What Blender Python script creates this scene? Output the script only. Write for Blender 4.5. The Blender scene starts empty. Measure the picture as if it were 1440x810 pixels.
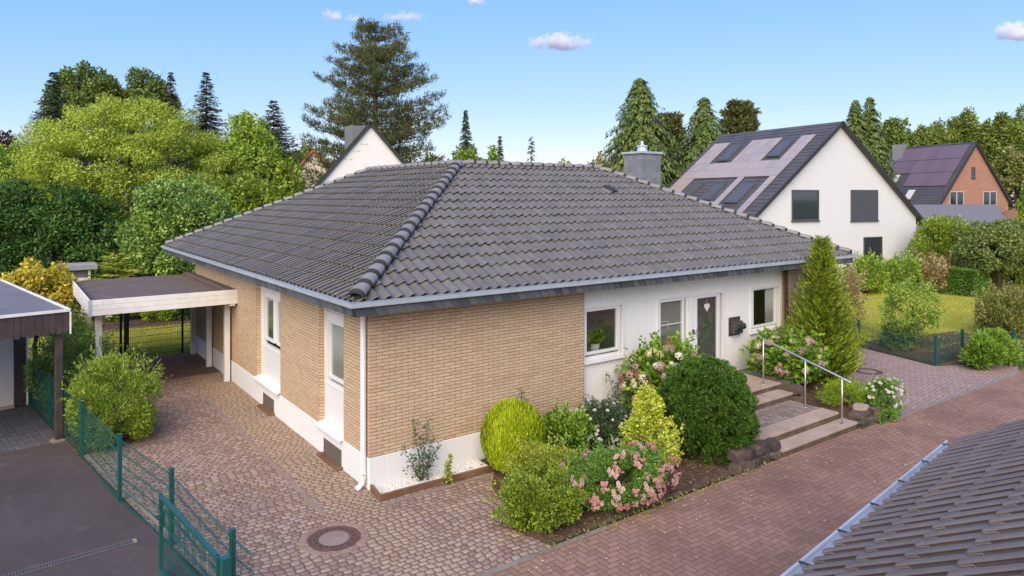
import bpy, bmesh, math, random
import numpy as np
from mathutils import Vector, Matrix

random.seed(7)
RNG = np.random.default_rng(11)
SC = bpy.context.scene
COL = SC.collection
PI = math.pi

# ------------------------------------------------------------------ camera (a level drone shot with a lowered frame)
FOC = 973.0            # focal length in units of the 1440 px wide frame
CAM = np.array([-5.14, -11.14, 5.10])
YAW = math.radians(53.6)
FW = np.array([math.cos(YAW), math.sin(YAW)])
RT = np.array([math.sin(YAW), -math.cos(YAW)])
cd = bpy.data.cameras.new("camera")
cam = bpy.data.objects.new("camera", cd)
COL.objects.link(cam)
cam.location = CAM
cam.rotation_euler = (PI / 2, 0, YAW - PI / 2)
cd.sensor_width = 36.0
cd.lens = 36.0 * FOC / 1440.0
cd.shift_y = -128.0 / 1440.0
cd.clip_start = 0.1
cd.clip_end = 6000.0
SC.camera = cam


def at(px, d):
    """ground point in direction px of the frame at view depth d"""
    p = CAM[:2] + d * FW + RT * (px - 720.0) / FOC * d
    return float(p[0]), float(p[1])


def hz(py, d):
    """height seen at row py at view depth d"""
    return 5.10 - (py - 277.0) * d / FOC


# ------------------------------------------------------------------ node helpers
class S:
    def __init__(s, nt, sock):
        s.nt, s.s = nt, sock

    def m(s, op, *o, clamp=False):
        n = s.nt.nodes.new("ShaderNodeMath")
        n.operation = op
        n.use_clamp = clamp
        for i, v in enumerate((s,) + o):
            if isinstance(v, S):
                s.nt.links.new(v.s, n.inputs[i])
            else:
                n.inputs[i].default_value = v
        return S(s.nt, n.outputs[0])

    def __add__(a, b): return a.m("ADD", b)
    def __sub__(a, b): return a.m("SUBTRACT", b)
    def __mul__(a, b): return a.m("MULTIPLY", b)
    def __truediv__(a, b): return a.m("DIVIDE", b)
    def floor(a): return a.m("FLOOR")
    def fract(a): return a.m("FRACT")
    def mod(a, b): return a.m("FLOORED_MODULO", b)
    def lt(a, b): return a.m("LESS_THAN", b)
    def gt(a, b): return a.m("GREATER_THAN", b)
    def mn(a, b): return a.m("MINIMUM", b)
    def mx(a, b): return a.m("MAXIMUM", b)
    def eq(a, b): return a.m("COMPARE", b, 0.5)


class Mat:
    def __init__(s, name):
        s.m = bpy.data.materials.new(name)
        s.m.use_nodes = True
        s.nt = s.m.node_tree
        s.nt.nodes.clear()
        s.out = s.nt.nodes.new("ShaderNodeOutputMaterial")

    def new(s, t, **kw):
        n = s.nt.nodes.new("ShaderNode" + t)
        for k, v in kw.items():
            setattr(n, k, v)
        return n

    def put(s, v, sock):
        if isinstance(v, S):
            s.nt.links.new(v.s, sock)
        elif hasattr(v, "is_output"):
            s.nt.links.new(v, sock)
        else:
            sock.default_value = v

    def obj(s):
        tc = s.new("TexCoord")
        return tc.outputs["Object"]

    def xyz(s, vec=None):
        n = s.new("SeparateXYZ")
        s.put(vec if vec is not None else s.obj(), n.inputs[0])
        return [S(s.nt, o) for o in n.outputs]

    def comb(s, x, y, z=0.0):
        n = s.new("CombineXYZ")
        for i, v in enumerate((x, y, z)):
            s.put(v, n.inputs[i])
        return n.outputs[0]

    def noise(s, scale, detail=3, rough=0.55, vec=None, dist=0.0, color=False):
        n = s.new("TexNoise")
        s.put(vec if vec is not None else s.obj(), n.inputs["Vector"])
        n.inputs["Scale"].default_value = scale
        n.inputs["Detail"].default_value = detail
        n.inputs["Roughness"].default_value = rough
        n.inputs["Distortion"].default_value = dist
        return n.outputs["Color"] if color else S(s.nt, n.outputs[0])

    def ramp(s, f, stops, interp="LINEAR"):
        n = s.new("ValToRGB")
        n.color_ramp.interpolation = interp
        el = n.color_ramp.elements
        while len(el) < len(stops):
            el.new(0.5)
        for e, (p, c) in zip(el, stops):
            e.position = p
            e.color = (c, c, c, 1) if isinstance(c, (int, float)) else (*c, 1)
        s.put(f, n.inputs[0])
        return n.outputs[0]

    def mix(s, f, a, b, mode="MIX"):
        n = s.new("Mix", data_type="RGBA", blend_type=mode)
        s.put(f, n.inputs[0])
        for v, i in ((a, 6), (b, 7)):
            if isinstance(v, tuple):
                v = (*v, 1)
            s.put(v, n.inputs[i])
        return n.outputs[2]

    def bump(s, h, dist=0.01, strength=1.0):
        n = s.new("Bump")
        n.inputs["Strength"].default_value = strength
        n.inputs["Distance"].default_value = dist
        s.put(h, n.inputs["Height"])
        return n.outputs[0]

    def island(s):
        return S(s.nt, s.new("NewGeometry").outputs["Random Per Island"])

    def pbr(s, color, rough=0.8, metal=0.0, normal=None, spec=0.4, **kw):
        n = s.new("BsdfPrincipled")
        if isinstance(color, tuple):
            color = (*color, 1)
        s.put(color, n.inputs["Base Color"])
        s.put(rough, n.inputs["Roughness"])
        s.put(metal, n.inputs["Metallic"])
        n.inputs["Specular IOR Level"].default_value = spec
        if normal is not None:
            s.put(normal, n.inputs["Normal"])
        for k, v in kw.items():
            n.inputs[k].default_value = v
        s.nt.links.new(n.outputs[0], s.out.inputs[0])
        return n


def m_plain(name, c, rough=0.6, metal=0.0, var=0.12, scale=6.0, bump=0.0, spec=0.4, dirt=None):
    M = Mat(name)
    nz = M.noise(scale, 5, 0.65)
    lo = tuple(x * (1 - var) for x in c)
    hi = tuple(min(1, x * (1 + var)) for x in c)
    col = M.ramp(nz, [(0.3, lo), (0.7, hi)])
    if dirt:
        d = M.noise(1.7, 6, 0.7)
        col = M.mix(M.ramp(d, [(0.52, 0.0), (0.75, 0.55)]), col, dirt)
    nrm = M.bump(M.noise(scale * 6, 4), bump) if bump else None
    M.pbr(col, rough, metal, nrm, spec)
    return M.m


def m_leaf(name, cols, trans=0.3, rough=0.5, clump=1.2, spec=0.3, gain=1.95):
    """cols: list of colours picked per leaf (a sheet of colour through the plant shifts the pick)"""
    M = Mat(name)
    r = M.island()
    nz = M.noise(clump, 2)
    f = r * 0.62 + (nz - 0.5) * 1.1 + 0.19
    n = len(cols)
    cols = [tuple(min(0.8, x * gain) for x in c) for c in cols]
    col = M.ramp(f, [(i / max(1, n - 1), c) for i, c in enumerate(cols)])
    p = M.pbr(col, rough, spec=spec)
    t = M.new("BsdfTranslucent")
    br = M.mix(0.6, col, (0.95, 1.0, 0.4), "MULTIPLY")
    M.put(br, t.inputs[0])
    mx = M.new("MixShader")
    mx.inputs[0].default_value = trans
    M.nt.links.new(p.outputs[0], mx.inputs[1])
    M.nt.links.new(t.outputs[0], mx.inputs[2])
    M.nt.links.new(mx.outputs[0], M.out.inputs[0])
    return M.m


# ------------------------------------------------------------------ materials
def m_brick(name="tan_brick", c=((0.48, 0.325, 0.2), (0.54, 0.38, 0.24), (0.59, 0.43, 0.275), (0.52, 0.385, 0.25), (0.55, 0.37, 0.235)), mortar=(0.24, 0.17, 0.11), w=0.25, h=0.0625, mw=0.0055):
    M = Mat(name)
    x, y, z = M.xyz()
    w1 = M.noise(9, 2) - 0.5
    v = M.comb(x + y + (M.noise(17, 2) - 0.5) * 0.02, z + w1 * 0.018 + (M.noise(22, 3) - 0.5) * 0.022, 0.0)
    b = M.new("TexBrick")
    M.put(v, b.inputs["Vector"])
    b.inputs["Color1"].default_value = (0, 0, 0, 1)
    b.inputs["Color2"].default_value = (1, 1, 1, 1)
    b.inputs["Mortar"].default_value = (0.5, 0.5, 0.5, 1)
    b.inputs["Scale"].default_value = 1.0
    b.inputs["Mortar Size"].default_value = mw
    b.inputs["Mortar Smooth"].default_value = 0.45
    b.inputs["Brick Width"].default_value = w
    b.inputs["Row Height"].default_value = h
    fac = S(M.nt, b.outputs["Fac"])
    col = M.ramp(b.outputs["Color"], [(i / (len(c) - 1), k) for i, k in enumerate(c)])
    g = M.noise(38, 4, 0.7)
    col = M.mix(M.ramp(g, [(0.35, 0.0), (0.75, 0.35)]), col, (0.62, 0.5, 0.37))
    st = M.noise(0.9, 5, 0.65)
    col = M.mix(M.ramp(st, [(0.5, 0.0), (0.78, 0.25)]), col, (0.45, 0.33, 0.23))
    mcol = M.ramp(M.noise(3, 3), [(0.35, tuple(k * 0.7 for k in mortar)), (0.7, mortar)])
    col = M.mix(fac, col, mcol)
    hgt = (fac * -1.0 + 1.0) * 0.8 + g * 0.25
    M.pbr(col, 0.9, normal=M.bump(hgt, 0.006), spec=0.2)
    return M.m


def cell_pave(name, cols, joint, sx=0.15, sy=0.10, rnd=0.42, jw=0.05, wet=None, moss=(0.16, 0.14, 0.08), rot=0.0, band=False):
    """set stones in staggered rows: sheared cells with an uneven edge"""
    M = Mat(name)
    x, y, z = M.xyz()
    if rot:
        c, s_ = math.cos(rot), math.sin(rot)
        x, y = x * c + y * s_, y * c - x * s_
    wx, wy, _ = M.xyz(M.noise(0.55, 2, color=True))
    vx_, vy_, _ = M.xyz(M.noise(5.5, 2, color=True))
    v = (y + (wy - 0.5) * 0.55 + (vy_ - 0.5) * 0.05) / sy
    j_ = v.floor()
    w1 = M.new("TexWhiteNoise", noise_dimensions="1D")
    M.put(j_, w1.inputs["W"])
    u = (x + (wx - 0.5) * 0.30 + (vx_ - 0.5) * 0.07) / sx + j_ * 0.5 + (S(M.nt, w1.outputs["Value"]) - 0.5) * 0.5
    i_ = u.floor()
    fu, fv = u - i_, v - j_
    eu, ev = fu.mn(fu * -1.0 + 1.0), fv.mn(fv * -1.0 + 1.0)
    e = eu.m("SMOOTH_MIN", ev, 0.16)
    wn = M.new("TexWhiteNoise", noise_dimensions="2D")
    M.put(M.comb(i_, j_, 0.0), wn.inputs["Vector"])
    rc = S(M.nt, wn.outputs["Value"])
    col = M.ramp(rc, [(i / (len(cols) - 1), c) for i, c in enumerate(cols)])
    grain = M.noise(45, 4, 0.7)
    col = M.mix(M.ramp(grain, [(0.3, 0.3), (0.7, 0.0)]), col, tuple(c * 0.55 for c in cols[0]))
    st = M.noise(0.55, 6, 0.68)
    col = M.mix(M.ramp(st, [(0.47, 0.0), (0.68, 0.55)]), col, tuple(c * 0.62 for c in cols[1]))
    if band:      # lighter golden setts in the strip along the house wall
        bx_ = M.xyz()[0] + (M.noise(2.2, 4) - 0.5) * 0.7
        col = M.mix(M.ramp(bx_ * 0.3 + 0.6, [(0.28, 0.0), (0.36, 0.5), (0.57, 0.42), (0.64, 0.0)]), col, (0.43, 0.31, 0.19))
    st2 = M.noise(1.9, 5, 0.7)
    jm = M.ramp(st2, [(0.45, joint), (0.65, moss)])
    k = M.ramp(e, [(jw * 0.45, 1.0), (jw * 1.9, 0.0)])
    col = M.mix(k, col, jm)
    M.pbr(col, 0.85, normal=M.bump(S(M.nt, M.ramp(e, [(0.0, 0.0), (jw * 3.5, 0.85), (0.5, 1.0)])) + grain * 0.15, 0.012), spec=0.25)
    return M.m


def herring(name, cols, joint, unit=0.10, jw=0.07, rot=0.0, var=0.5, dark=(0.05, 0.045, 0.04), bmp=0.006):
    M = Mat(name)
    x, y, z = M.xyz()
    if rot:
        c, s_ = math.cos(rot), math.sin(rot)
        x, y = x * c + y * s_, y * c - x * s_
    wx, wy, _ = M.xyz(M.noise(2.0, 2, color=True))
    X = (x + (wx - 0.5) * 0.02) / unit
    Y = (y + (wy - 0.5) * 0.02) / unit
    i, j = X.floor(), Y.floor()
    fx, fy = X - i, Y - j
    k = (i - j).mod(4.0)
    k1, k2, kv = k.eq(1.0), k.eq(2.0), k.gt(1.5)
    h = kv * -1.0 + 1.0
    along = h * (fx + k1) + kv * (fy + k2)
    across = h * fy + kv * fx
    e = across.mn(across * -1.0 + 1.0).mn(along.mn(along * -1.0 + 2.0))
    wn = M.new("TexWhiteNoise", noise_dimensions="3D")
    M.put(M.comb(i - k1, j - k2, kv), wn.inputs["Vector"])
    col = M.ramp(wn.outputs["Value"], [(q / (len(cols) - 1), c) for q, c in enumerate(cols)])
    g = M.noise(60, 4, 0.7)
    col = M.mix(M.ramp(g, [(0.35, 0.28), (0.65, 0.0)]), col, dark)
    st = M.noise(0.45, 6, 0.65)
    col = M.mix(M.ramp(st, [(0.44, 0.0), (0.66, var)]), col, tuple(c * 0.55 for c in cols[0]))
    st3 = M.noise(1.3, 5, 0.7)
    col = M.mix(M.ramp(st3, [(0.58, 0.0), (0.72, 0.35)]), col, (0.19, 0.16, 0.115))
    kj = M.ramp(e, [(jw * 0.4, 1.0), (jw * 1.5, 0.0)])
    col = M.mix(kj, col, joint)
    M.pbr(col, 0.85, normal=M.bump(S(M.nt, M.ramp(e, [(0.0, 0.0), (jw * 2.5, 1.0)])) + g * 0.2, bmp), spec=0.25)
    return M.m


def m_tile(name, c, streak, lip, warm=(0.17, 0.155, 0.145)):
    M = Mat(name)
    nz = M.noise(2.3, 6, 0.7)
    fine = M.noise(34, 4, 0.7)
    isl = M.noise(0.6, 2)
    col = M.ramp(nz, [(0.3, tuple(k * 0.8 for k in c)), (0.7, tuple(k * 1.2 for k in c))])
    col = M.mix(M.ramp(isl, [(0.4, 0.0), (0.65, 0.22)]), col, warm)
    col = M.mix(M.ramp(fine, [(0.45, 0.0), (0.75, 0.4)]), col, streak)
    tn = M.new("Attribute", attribute_name="tone")
    col = M.mix(M.ramp(tn.outputs["Fac"], [(0.0, 0.22), (0.5, 0.0)]), col, tuple(k * 0.6 for k in c))
    col = M.mix(M.ramp(tn.outputs["Fac"], [(0.6, 0.0), (1.0, 0.2)]), col, streak)
    a = M.new("Attribute", attribute_name="lip")
    lp = S(M.nt, a.outputs["Fac"])
    ln = M.noise(7, 4, 0.7)
    col = M.mix((lp * (ln * 2.4 - 0.98)).m("MULTIPLY", 1.0, clamp=True), col, lip)
    M.pbr(col, M.ramp(nz, [(0.3, 0.5), (0.7, 0.66)]), normal=M.bump(fine, 0.002), spec=0.38)
    return M.m


def m_glass(name, tint=(0.02, 0.025, 0.025), refl=1.0):
    M = Mat(name)
    fr = M.new("Fresnel")
    fr.inputs[0].default_value = 1.6
    gl = M.new("BsdfGlossy")
    gl.inputs["Roughness"].default_value = 0.012
    gl.inputs["Color"].default_value = (0.9, 0.95, 0.95, 1)
    nrm = M.bump(M.noise(1.2, 1), 0.002)
    M.put(nrm, gl.inputs["Normal"])
    tr = M.new("BsdfTransparent")
    tr.inputs[0].default_value = (0.90, 0.93, 0.92, 1)
    mx = M.new("MixShader")
    bf = S(M.nt, M.new("NewGeometry").outputs["Backfacing"])
    f = (S(M.nt, fr.outputs[0]) * 1.5 * refl + 0.04).mn(1.0) * (bf * -1.0 + 1.0)
    M.put(f, mx.inputs[0])
    M.nt.links.new(tr.outputs[0], mx.inputs[1])
    M.nt.links.new(gl.outputs[0], mx.inputs[2])
    M.nt.links.new(mx.outputs[0], M.out.inputs[0])
    return M.m


def m_lawn(name, cols, scale=1.0):
    M = Mat(name)
    a = M.noise(0.35 * scale, 6, 0.7)
    b = M.noise(26 * scale, 4, 0.75)
    col = M.ramp(a, [(0.3, cols[0]), (0.5, cols[1]), (0.7, cols[2])])
    col = M.mix(M.ramp(b, [(0.35, 0.45), (0.65, 0.0)]), col, tuple(c * 0.5 for c in cols[0]))
    M.pbr(col, 0.95, normal=M.bump(b, 0.03), spec=0.1)
    return M.m


def m_soil(name):
    M = Mat(name)
    a = M.noise(14, 6, 0.75)
    b = M.noise(1.6, 4, 0.6)
    col = M.ramp(a, [(0.3, (0.05, 0.034, 0.022)), (0.55, (0.13, 0.085, 0.055)), (0.75, (0.23, 0.17, 0.12))])
    col = M.mix(M.ramp(b, [(0.5, 0.0), (0.7, 0.4)]), col, (0.09, 0.1, 0.035))
    M.pbr(col, 0.95, normal=M.bump(a, 0.05), spec=0.1)
    return M.m


def m_bark(name, c):
    M = Mat(name)
    x, y, z = M.xyz()
    n = M.noise(9, 5, 0.7, vec=M.comb(x * 3.0, y * 3.0, z * 0.6))
    col = M.ramp(n, [(0.35, tuple(k * 0.45 for k in c)), (0.7, c)])
    M.pbr(col, 0.95, normal=M.bump(n, 0.03), spec=0.1)
    return M.m


def m_stone(name, cols):
    M = Mat(name)
    n = M.noise(7, 6, 0.7)
    r = M.island()
    col = M.ramp(r, [(i / (len(cols) - 1), c) for i, c in enumerate(cols)])
    col = M.mix(M.ramp(n, [(0.35, 0.6), (0.65, 0.0)]), col, tuple(c * 0.45 for c in cols[0]))
    M.pbr(col, 0.9, normal=M.bump(n, 0.03), spec=0.2)
    return M.m


def m_slab(name, cols):
    M = Mat(name)
    n = M.noise(2.2, 6, 0.72)
    f = M.noise(50, 4, 0.7)
    col = M.ramp(n, [(0.3, cols[0]), (0.5, cols[1]), (0.72, cols[2])])
    col = M.mix(M.ramp(f, [(0.4, 0.35), (0.65, 0.0)]), col, tuple(c * 0.5 for c in cols[0]))
    M.pbr(col, 0.85, normal=M.bump(n * 0.6 + f * 0.3, 0.008), spec=0.25)
    return M.m


def m_isl(name, cols, rough=0.6, spec=0.4, metal=0.0):
    M = Mat(name)
    r = M.island()
    n = M.noise(5, 4, 0.7)
    col = M.ramp(r * 0.7 + n * 0.5 - 0.1, [(i / (len(cols) - 1), c) for i, c in enumerate(cols)])
    M.pbr(col, rough, metal, spec=spec)
    return M.m


m_glow = None
MT = {}
MT["brick"] = m_brick()
MT["redbrick"] = m_brick("red_brick", ((0.33, 0.13, 0.085), (0.4, 0.17, 0.11), (0.36, 0.16, 0.11)), (0.28, 0.2, 0.16), mw=0.008)
MT["white"] = m_plain("white_plaster", (0.655, 0.655, 0.66), 0.85, var=0.03, scale=3, bump=0.003, spec=0.2, dirt=None)
MT["plinth"] = m_plain("white_plinth", (0.73, 0.73, 0.73), 0.85, var=0.03, scale=2, bump=0.002, spec=0.2)
MT["upvc"] = m_plain("white_frame", (0.74, 0.74, 0.735), 0.35, var=0.02)
MT["siding"] = m_plain("white_cladding", (0.79, 0.785, 0.765), 0.5, var=0.04, scale=1.5)
MT["wood_white"] = m_plain("weathered_white_wood", (0.74, 0.72, 0.68), 0.7, var=0.08, scale=2.5, bump=0.004, dirt=(0.48, 0.45, 0.4))
MT["soffit"] = m_plain("pale_soffit", (0.66, 0.62, 0.56), 0.7, var=0.06)
MT["zinc"] = m_plain("zinc_gutter", (0.50, 0.56, 0.63), 0.42, 0.35, var=0.1, scale=3)
MT["slate"] = m_isl("slate_shingle", [(0.042, 0.046, 0.053), (0.068, 0.073, 0.083), (0.11, 0.114, 0.122), (0.085, 0.082, 0.08)], 0.5)
MT["slate_grey"] = m_isl("grey_slate_cladding", [(0.15, 0.165, 0.18), (0.2, 0.215, 0.23), (0.24, 0.25, 0.265)], 0.55)
MT["tile"] = m_tile("grey_roof_tile", (0.112, 0.110, 0.110), (0.21, 0.206, 0.202), (0.25, 0.2, 0.1), warm=(0.13, 0.12, 0.112))
MT["tile_warm"] = m_tile("brown_grey_roof_tile", (0.15, 0.125, 0.118), (0.205, 0.175, 0.163), (0.15, 0.12, 0.1), warm=(0.18, 0.145, 0.13))
MT["cap"] = m_tile("ridge_tile", (0.25, 0.242, 0.232), (0.34, 0.33, 0.31), (0.3, 0.27, 0.1))
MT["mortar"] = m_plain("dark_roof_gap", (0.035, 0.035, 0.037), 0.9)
MT["felt"] = m_plain("roofing_felt", (0.14, 0.108, 0.094), 0.9, var=0.2, scale=2.0, bump=0.004, spec=0.2)
MT["felt_grey"] = m_plain("grey_roofing_felt", (0.17, 0.165, 0.175), 0.9, var=0.15, scale=1.2, bump=0.004, spec=0.2)
MT["brownwood"] = m_plain("dark_brown_boards", (0.062, 0.045, 0.042), 0.6, var=0.3, scale=4)
MT["green"] = m_plain("green_fence_paint", (0.010, 0.088, 0.078), 0.35, var=0.12, scale=3)
MT["green_dark"] = m_plain("dark_green_fence_paint", (0.012, 0.022, 0.02), 0.4, var=0.12)
MT["steel"] = m_plain("brushed_steel", (0.62, 0.6, 0.57), 0.3, 0.75, var=0.05)
MT["glass"] = m_glass("window_glass")
MT["curtain"] = m_plain("pale_curtain", (0.62, 0.60, 0.56), 0.9, var=0.05)
MT["net"] = m_plain("grey_net_curtain", (0.24, 0.24, 0.2), 0.9, var=0.1)
MT["dark"] = m_plain("dark_interior", (0.025, 0.025, 0.027), 0.9)
MT["anthracite"] = m_plain("anthracite_shutter", (0.075, 0.08, 0.09), 0.5, var=0.05)
MT["cobble"] = cell_pave("cobble_setts", [(0.28, 0.175, 0.13), (0.345, 0.225, 0.17), (0.405, 0.275, 0.21), (0.48, 0.345, 0.245), (0.43, 0.34, 0.28), (0.33, 0.23, 0.18)], (0.135, 0.097, 0.075), sx=0.135, sy=0.105, band=True, jw=0.075)
MT["carportpave"] = herring("red_brown_pavers", [(0.16, 0.085, 0.065), (0.21, 0.12, 0.09), (0.25, 0.15, 0.115)], (0.06, 0.045, 0.035), unit=0.11, rot=PI / 4)
MT["road"] = herring("road_pavers", [(0.29, 0.162, 0.108), (0.345, 0.192, 0.128), (0.395, 0.228, 0.155), (0.32, 0.187, 0.13)], (0.155, 0.1, 0.072), unit=0.105, jw=0.055, var=0.75)
MT["blackpave"] = herring("dark_pavers", [(0.084, 0.068, 0.067), (0.09, 0.073, 0.072), (0.096, 0.078, 0.077)], (0.07, 0.057, 0.056), unit=0.11, rot=0.15, var=0.5, jw=0.035, bmp=0.0015)
MT["bluepave"] = herring("blue_grey_pavers", [(0.11, 0.108, 0.118), (0.135, 0.13, 0.14), (0.16, 0.155, 0.165)], (0.07, 0.066, 0.07), unit=0.11, rot=0.15, var=0.35, jw=0.05)
MT["beigepave"] = herring("beige_pavers", [(0.36, 0.25, 0.205), (0.40, 0.285, 0.235), (0.45, 0.325, 0.27)], (0.17, 0.115, 0.095), unit=0.115, rot=PI / 2 + 0.1, var=0.3)
MT["kerb"] = m_slab("grey_kerb", [(0.2, 0.17, 0.145), (0.27, 0.23, 0.2), (0.34, 0.3, 0.26)])
MT["edging"] = m_slab("rusty_edging", [(0.13, 0.07, 0.04), (0.2, 0.11, 0.065), (0.27, 0.16, 0.1)])
MT["sand"] = m_slab("sandy_edge", [(0.33, 0.26, 0.19), (0.42, 0.34, 0.25), (0.5, 0.42, 0.32)])
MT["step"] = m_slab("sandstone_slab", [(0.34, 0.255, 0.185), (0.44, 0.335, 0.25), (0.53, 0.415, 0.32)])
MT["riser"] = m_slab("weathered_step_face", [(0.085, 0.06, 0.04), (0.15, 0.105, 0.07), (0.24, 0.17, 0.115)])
MT["rock"] = m_stone("field_stone", [(0.075, 0.055, 0.05), (0.12, 0.09, 0.078), (0.2, 0.15, 0.11), (0.1, 0.078, 0.07)])
MT["soil"] = m_soil("bed_soil")
MT["lawn"] = m_lawn("lawn_grass", [(0.26, 0.27, 0.035), (0.36, 0.34, 0.055), (0.43, 0.38, 0.09)])
MT["field"] = m_lawn("rough_grass", [(0.07, 0.1, 0.02), (0.1, 0.13, 0.03), (0.14, 0.16, 0.04)], 0.3)
MT["gravel"] = m_isl("white_gravel", [(0.62, 0.59, 0.55), (0.74, 0.72, 0.69), (0.8, 0.79, 0.77), (0.5, 0.44, 0.38)], 0.8)
MT["softframe"] = m_plain("grey_white_frame", (0.45, 0.44, 0.42), 0.6)
MT["iron_grey"] = m_plain("grey_iron", (0.15, 0.145, 0.14), 0.6, 0.3)
MT["iron"] = m_plain("rusty_iron", (0.13, 0.072, 0.058), 0.75, 0.1, var=0.35, scale=12, bump=0.004)
MT["concrete"] = m_slab("manhole_concrete", [(0.24, 0.18, 0.155), (0.31, 0.24, 0.205), (0.36, 0.29, 0.25)])
MT["bark"] = m_bark("bark", (0.16, 0.12, 0.09))
MT["bark_red"] = m_bark("red_bark", (0.2, 0.12, 0.085))
MT["solar"] = m_isl("solar_panel", [(0.27, 0.25, 0.25), (0.33, 0.285, 0.275), (0.37, 0.31, 0.29), (0.29, 0.28, 0.285)], 0.4, 0.3)
MT["solar_pur"] = m_isl("purple_solar_panel", [(0.125, 0.09, 0.11), (0.17, 0.12, 0.14), (0.15, 0.115, 0.15)], 0.4, 0.3)
MT["house_tile"] = m_plain("dark_house_roof", (0.085, 0.08, 0.08), 0.55, var=0.2, scale=1.0, bump=0.01)
MT["orange"] = m_plain("orange_tile", (0.5, 0.12, 0.05), 0.7)
MT["cream"] = m_plain("cream_plaster", (0.66, 0.6, 0.46), 0.9)
MT["mailbox"] = m_plain("brown_metal", (0.10, 0.075, 0.062), 0.4, 0.3)
MT["mailsteel"] = m_plain("dark_steel", (0.16, 0.15, 0.14), 0.25, 0.85)
MT["louvre"] = m_plain("brown_grille", (0.15, 0.12, 0.1), 0.7, var=0.2, scale=30)


# ------------------------------------------------------------------ object helpers
ORG = {}


def tag(o, label=None, cat=None, group=None, kind=None):
    if label: o["label"] = label
    if cat: o["category"] = cat
    if group: o["group"] = group
    if kind: o["kind"] = kind
    return o


def thing(name, label, cat, loc, group=None):
    o = bpy.data.objects.new(name, None)
    o.empty_display_size = 0.2
    COL.objects.link(o)
    loc = (loc[0], loc[1], loc[2] if len(loc) > 2 else 0.0)
    o.location = loc
    ORG[o.name] = np.array(loc, float)
    return tag(o, label, cat, group)


def _root(o):
    while o.parent:
        o = o.parent
    return o


def link_mesh(me, name, mat, parent=None):
    o = bpy.data.objects.new(name, me)
    COL.objects.link(o)
    for m in (mat if isinstance(mat, (list, tuple)) else [mat]):
        me.materials.append(m)
    if parent:
        o.parent = parent
    return o


def off(parent):
    return ORG[_root(parent).name] if parent else np.zeros(3)


def np_mesh(name, V, F, mat, parent=None, smooth=False, origin=None):
    """V (n,3) world coordinates, F (m,k) one face size"""
    V = np.asarray(V, np.float64)
    V = V - (off(parent) if parent else (np.array(origin) if origin is not None else 0.0))
    F = np.asarray(F, np.int32)
    me = bpy.data.meshes.new(name)
    n, k = F.shape
    me.vertices.add(len(V))
    me.vertices.foreach_set("co", V.astype(np.float32).ravel())
    me.loops.add(n * k)
    me.loops.foreach_set("vertex_index", F.ravel())
    me.polygons.add(n)
    me.polygons.foreach_set("loop_start", np.arange(0, n * k, k, dtype=np.int32))
    if smooth:
        me.polygons.foreach_set("use_smooth", np.ones(n, bool))
    me.update(calc_edges=True)
    o = link_mesh(me, name, mat, parent)
    if parent is None and origin is not None:
        o.location = origin
        ORG[o.name] = np.array(origin, float)
    return o


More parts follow.
